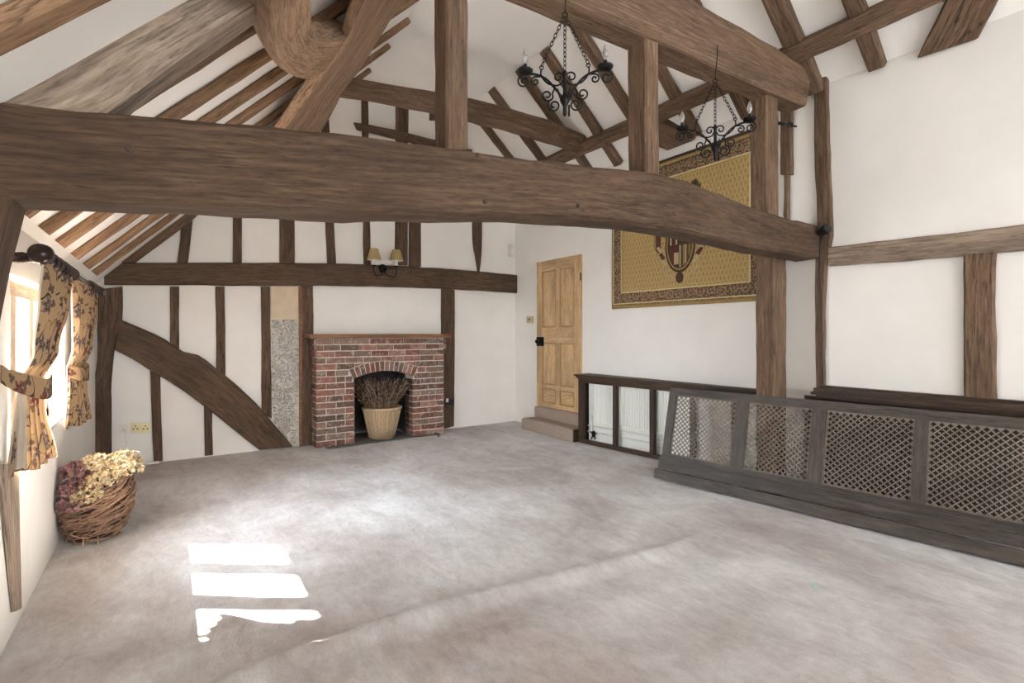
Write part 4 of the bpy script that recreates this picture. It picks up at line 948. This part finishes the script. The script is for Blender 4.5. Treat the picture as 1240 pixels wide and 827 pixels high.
# ------------------------------------------------------------------ chandeliers
def spiral(c, r, a0_, turns, ccw=1, n=26, inner=.25):
    return [V((c[0]+r*(1-(1-inner)*k/n)*math.cos(a0_+ccw*turns*2*math.pi*k/n), 0, c[1]+r*(1-(1-inner)*k/n)*math.sin(a0_+ccw*turns*2*math.pi*k/n))) for k in range(n+1)]
def chain(mb, a, b, link=.030):
    a, b = V(a), V(b); n = max(2, round((b-a).length/(link*.8))); d = (b-a).normalized(); e1 = d.orthogonal().normalized(); e2 = d.cross(e1)
    for k in range(n):
        c = a.lerp(b, (k+.5)/n); w = e1 if k % 2 else e2
        mb.tube([c+d*math.cos(t)*link*.52+w*math.sin(t)*.0085 for t in [2*math.pi*q/12 for q in range(12)]], .0022, 5, loop=True)
def chandelier(label):
    th = thing('chandelier', label, 'chandelier', (0,0,0), 'iron chandeliers on the collar')
    mb = MB(); mb.lathe([(.004,0),(.011,.01),(.011,.05),(.014,.06),(.027,.085),(.027,.10),(.014,.115),(.010,.13),(.010,.22),(.016,.23),(.006,.25),(.001,.252)], (0,0,0), 14)
    for t in range(4):
        d = V((math.cos(t*1.57+.6), math.sin(t*1.57+.6), 0)); mb.tube([d*.022+V((0,0,.085)), d*.038+V((0,0,.115)), d*.046+V((0,0,.14))], [.007,.006,.002], 6)
    mb.tube([V((.022,.0,.0)), V((.022,0,.06))], .006, 6); mb.build('stem', 'iron', th, smooth=True)
    for s_ in (-1, 1):
        mir = lambda P: [V((p.x*s_, p.y, p.z)) for p in P]
        mb = MB(); T = lambda P, r=.0046: mb.tube(mir(smoothpath(P, .012)) if len(P) < 12 else mir(P), r, 7)
        T([V((.012,0,.10)), V((.05,0,.15)), V((.10,0,.205)), V((.15,0,.232)), V((.205,0,.242))], .0065)
        T([V((.205,0,.240)), V((.235,0,.232))]+spiral((.222,.200), .034, .9, 1.35, -1))                     # outer scroll
        T([V((.125,0,.222)), V((.16,0,.222))]+spiral((.160,.196), .025, 1.4, 1.2, -1, 20))                  # small scroll
        T([V((.126,0,.262)), V((.130,0,.238)), V((.115,0,.205)), V((.085,0,.178)), V((.045,0,.168))])       # hanger bar
        T([V((.045,0,.168)), V((.02,0,.175))]+spiral((.034,.212), .032, 4.0, 1.25, -1))                     # heart scroll
        T([V((.055,0,.155)), V((.068,0,.125))]+spiral((.095,.118), .034, 3.5, 1.3, 1))                     # side scroll
        T([V((.085,0,.085)), V((.09,0,.07))]+spiral((.058,.062), .036, .2, 1.3, -1))                       # lower scroll
        mb.tube([V((s_*.126+.010*math.cos(t), 0, .270+.010*math.sin(t))) for t in [6.283*k/14 for k in range(14)]], .003, 6, loop=True)
        arm = mb.build('arm', 'iron', th, smooth=True); U = under(arm, (0,0,0)); c = V((s_*.215,0,.245))
        mb = MB(); mb.lathe([(.004,-.012),(.026,-.008),(.040,.004),(.044,.014),(.036,.010),(.012,.006),(.001,.006)], c, 18)
        for t in range(4): d = V((math.cos(t*1.57), math.sin(t*1.57), 0)); mb.tube([c+d*.020+V((0,0,.006)), c+d*.024+V((0,0,.034))], .0035, 5)
        mb.build('drip_pan', 'iron', U, smooth=True)
        MB().lathe([(.001,.005),(.011,.005),(.011,.045),(.001,.046)], c, 12).build('candle_tube', 'black', U, smooth=True)
        MB().lathe([(.009,.045),(.009,.055),(.0165,.075),(.0165,.088),(.010,.110),(.004,.128),(.001,.132)], c, 14).build('candle_bulb', 'bulb', U, smooth=True)
    for a, b in (((-.126,0,.278),(-.006,0,.535)), ((0,0,.252),(0,0,.535)), ((.126,0,.278),(.006,0,.535))):
        mb = MB(); chain(mb, a, b); mb.build('chain', 'iron', th, smooth=True)
    mb = MB(); mb.tube([V((.014*math.cos(t), 0, .548+.014*math.sin(t))) for t in [6.283*k/16 for k in range(16)]], .0035, 6, loop=True)
    mb.tube(smoothpath([V((0,0,.56)), V((.004,0,.62)), V((.012,0,.70)), V((.016,0,.79))], .02), .0038, 6); mb.build('hook_and_cord', 'iron', th, smooth=True)
    return th
ch = chandelier('front black iron chandelier hanging left of the upright strut')
pa = truss(-.07); k1 = pa(684, 141); ch['e'].scale = (.9,.9,.9); ch['e'].location = k1; ch['e'].rotation_euler = (0,0,-TH-.10)
def copy_tree(o, parent=None):
    c = o.copy(); C.objects.link(c); c.parent = parent
    for k in list(o.children): copy_tree(k, c)
    return c
kids = list(ch['e'].children)
c2_ = copy_tree(ch['e']); c2_.location = pa(866, 195); c2_.rotation_euler = (0,0,-TH-.35); c2_.scale = (.9,.9,.9); c2_['label'] = 'rear black iron chandelier hanging in front of the tapestry'
# ------------------------------------------------------------------ small ironwork on the right
q = truss(.05)(943, 149)
fn = thing('curtain_rod_finial', 'black iron cage finial poking out beside upper post', 'finial', q)
dirn = (V((1,-.12,.06))).normalized(); MB().tube([q, q+dirn*.09], .012, 10).build('rod_socket', 'iron', fn, smooth=True)
mb = MB(); e1 = dirn.orthogonal().normalized(); e2 = dirn.cross(e1)
for k in range(4): mb.tube([q+dirn*(.09+.07*t)+(e1*math.cos(k*1.57+t*3)+e2*math.sin(k*1.57+t*3))*.022*math.sin(math.pi*t) for t in [i/10 for i in range(11)]], .004, 6)
mb.tube([q+dirn*.16, q+dirn*.205], .007, 8); mb.build('twisted_cage', 'iron', fn, smooth=True)
q = planeX(XR-.10)(999, 278); sp_ = thing('spotlight', 'small black spotlight fixed on the right corner stud', 'spotlight', q)
ax = V((-.3,-.6,.2)).normalized(); MB().lathe([(.001,-.05),(.028,-.048),(.036,-.02),(.038,.03),(.030,.036),(.001,.03)], q, 18, axis=ax).build('lamp_head', 'black', sp_, smooth=True)
MB().tube([q, V((XR-.045, q.y+.01, q.z-.02))], .012, 8).build('bracket', 'black', sp_, smooth=True)
pts = [planeX(XR-.052)(u, v) for u, v in ((996,284),(993,300),(993,330),(995,380),(996,430),(996,465))]
o = MB().tube(smoothpath(pts, .05), .0055, 6).build('cable', 'black', smooth=True); tag(o, 'thin black cable running down the right corner stud', 'cable')
p = planeZ(.02)(986, 711); o = MB().prism([p+V((-.02,0,0)), p+V((.012,-.012,0)), p+V((.024,.006,.006)), p+V((.0,.014,.004))], (0,0,.004)).build('paper_scrap', 'scrap'); tag(o, 'tiny green scrap lying on the open carpet', 'scrap')
# ------------------------------------------------------------------ light
w = bpy.data.worlds.new('World'); bpy.context.scene.world = w; w.use_nodes = True
wt = w.node_tree; bg = wt.nodes['Background']; GLOW = V((-.93,-.05,.36)).normalized()
tc = wt.nodes.new('ShaderNodeTexCoord'); vd = N(wt, 'ShaderNodeVectorMath'); vd.operation = 'DOT_PRODUCT'; vd.inputs[1].default_value = GLOW
wt.links.new(tc.outputs['Generated'], vd.inputs[0])
gl_ = mth(wt, 'POWER', mth(wt, 'MAXIMUM', vd.outputs['Value'], 0.), 4.)          # added bright lobe of sky, aimed through the left window to brighten the room
wt.links.new(mth(wt, 'ADD', mth(wt, 'MULTIPLY', gl_, 36.), 8.2), bg.inputs[1]); bg.inputs[0].default_value = (.84,.92,1.0,1)
sun = bpy.data.lights.new('sun', 'SUN'); sun.energy = 130; sun.angle = math.radians(1.2); sun.color = (1,.95,.88)
so_ = bpy.data.objects.new('sun', sun); C.objects.link(so_); sd = V((.80*.72,-.60*.72,-.645)); so_.rotation_euler = sd.to_track_quat('-Z','Y').to_euler(); so_.location = (-3,6,5)
def portal(loc, rot, sx, sy):
    l = bpy.data.lights.new('sky_portal', 'AREA'); l.shape = 'RECTANGLE'; l.size = sx; l.size_y = sy; l.cycles.is_portal = True
    o = bpy.data.objects.new('sky_portal', l); C.objects.link(o); o.location = loc; o.rotation_euler = rot
portal((XL-.27,(W0+W1)/2,(S0+S1)/2), (0,-math.pi/2,0), S1-S0, W1-W0)
portal(((BW[0]+BW[1])/2,YB-.24,(BW[2]+BW[3])/2), (math.pi/2,0,0), BW[1]-BW[0], BW[3]-BW[2])
# ------------------------------------------------------------------ camera and view
cam = bpy.data.cameras.new('camera'); co = bpy.data.objects.new('camera', cam); C.objects.link(co)
cam.sensor_width = 36; cam.lens = 36*F/1240; cam.shift_y = -(413.5-HOR)/1240; cam.clip_start = .02
co.location = EYEP; co.rotation_euler = (math.pi/2, 0, -TH)
S = bpy.context.scene; S.camera = co
S.view_settings.view_transform = 'Standard'; S.view_settings.look = 'None'; S.view_settings.gamma = 1; S.view_settings.use_curve_mapping = False
S.view_settings.exposure = 1.06
S.cycles.max_bounces = 12; S.cycles.diffuse_bounces = 8
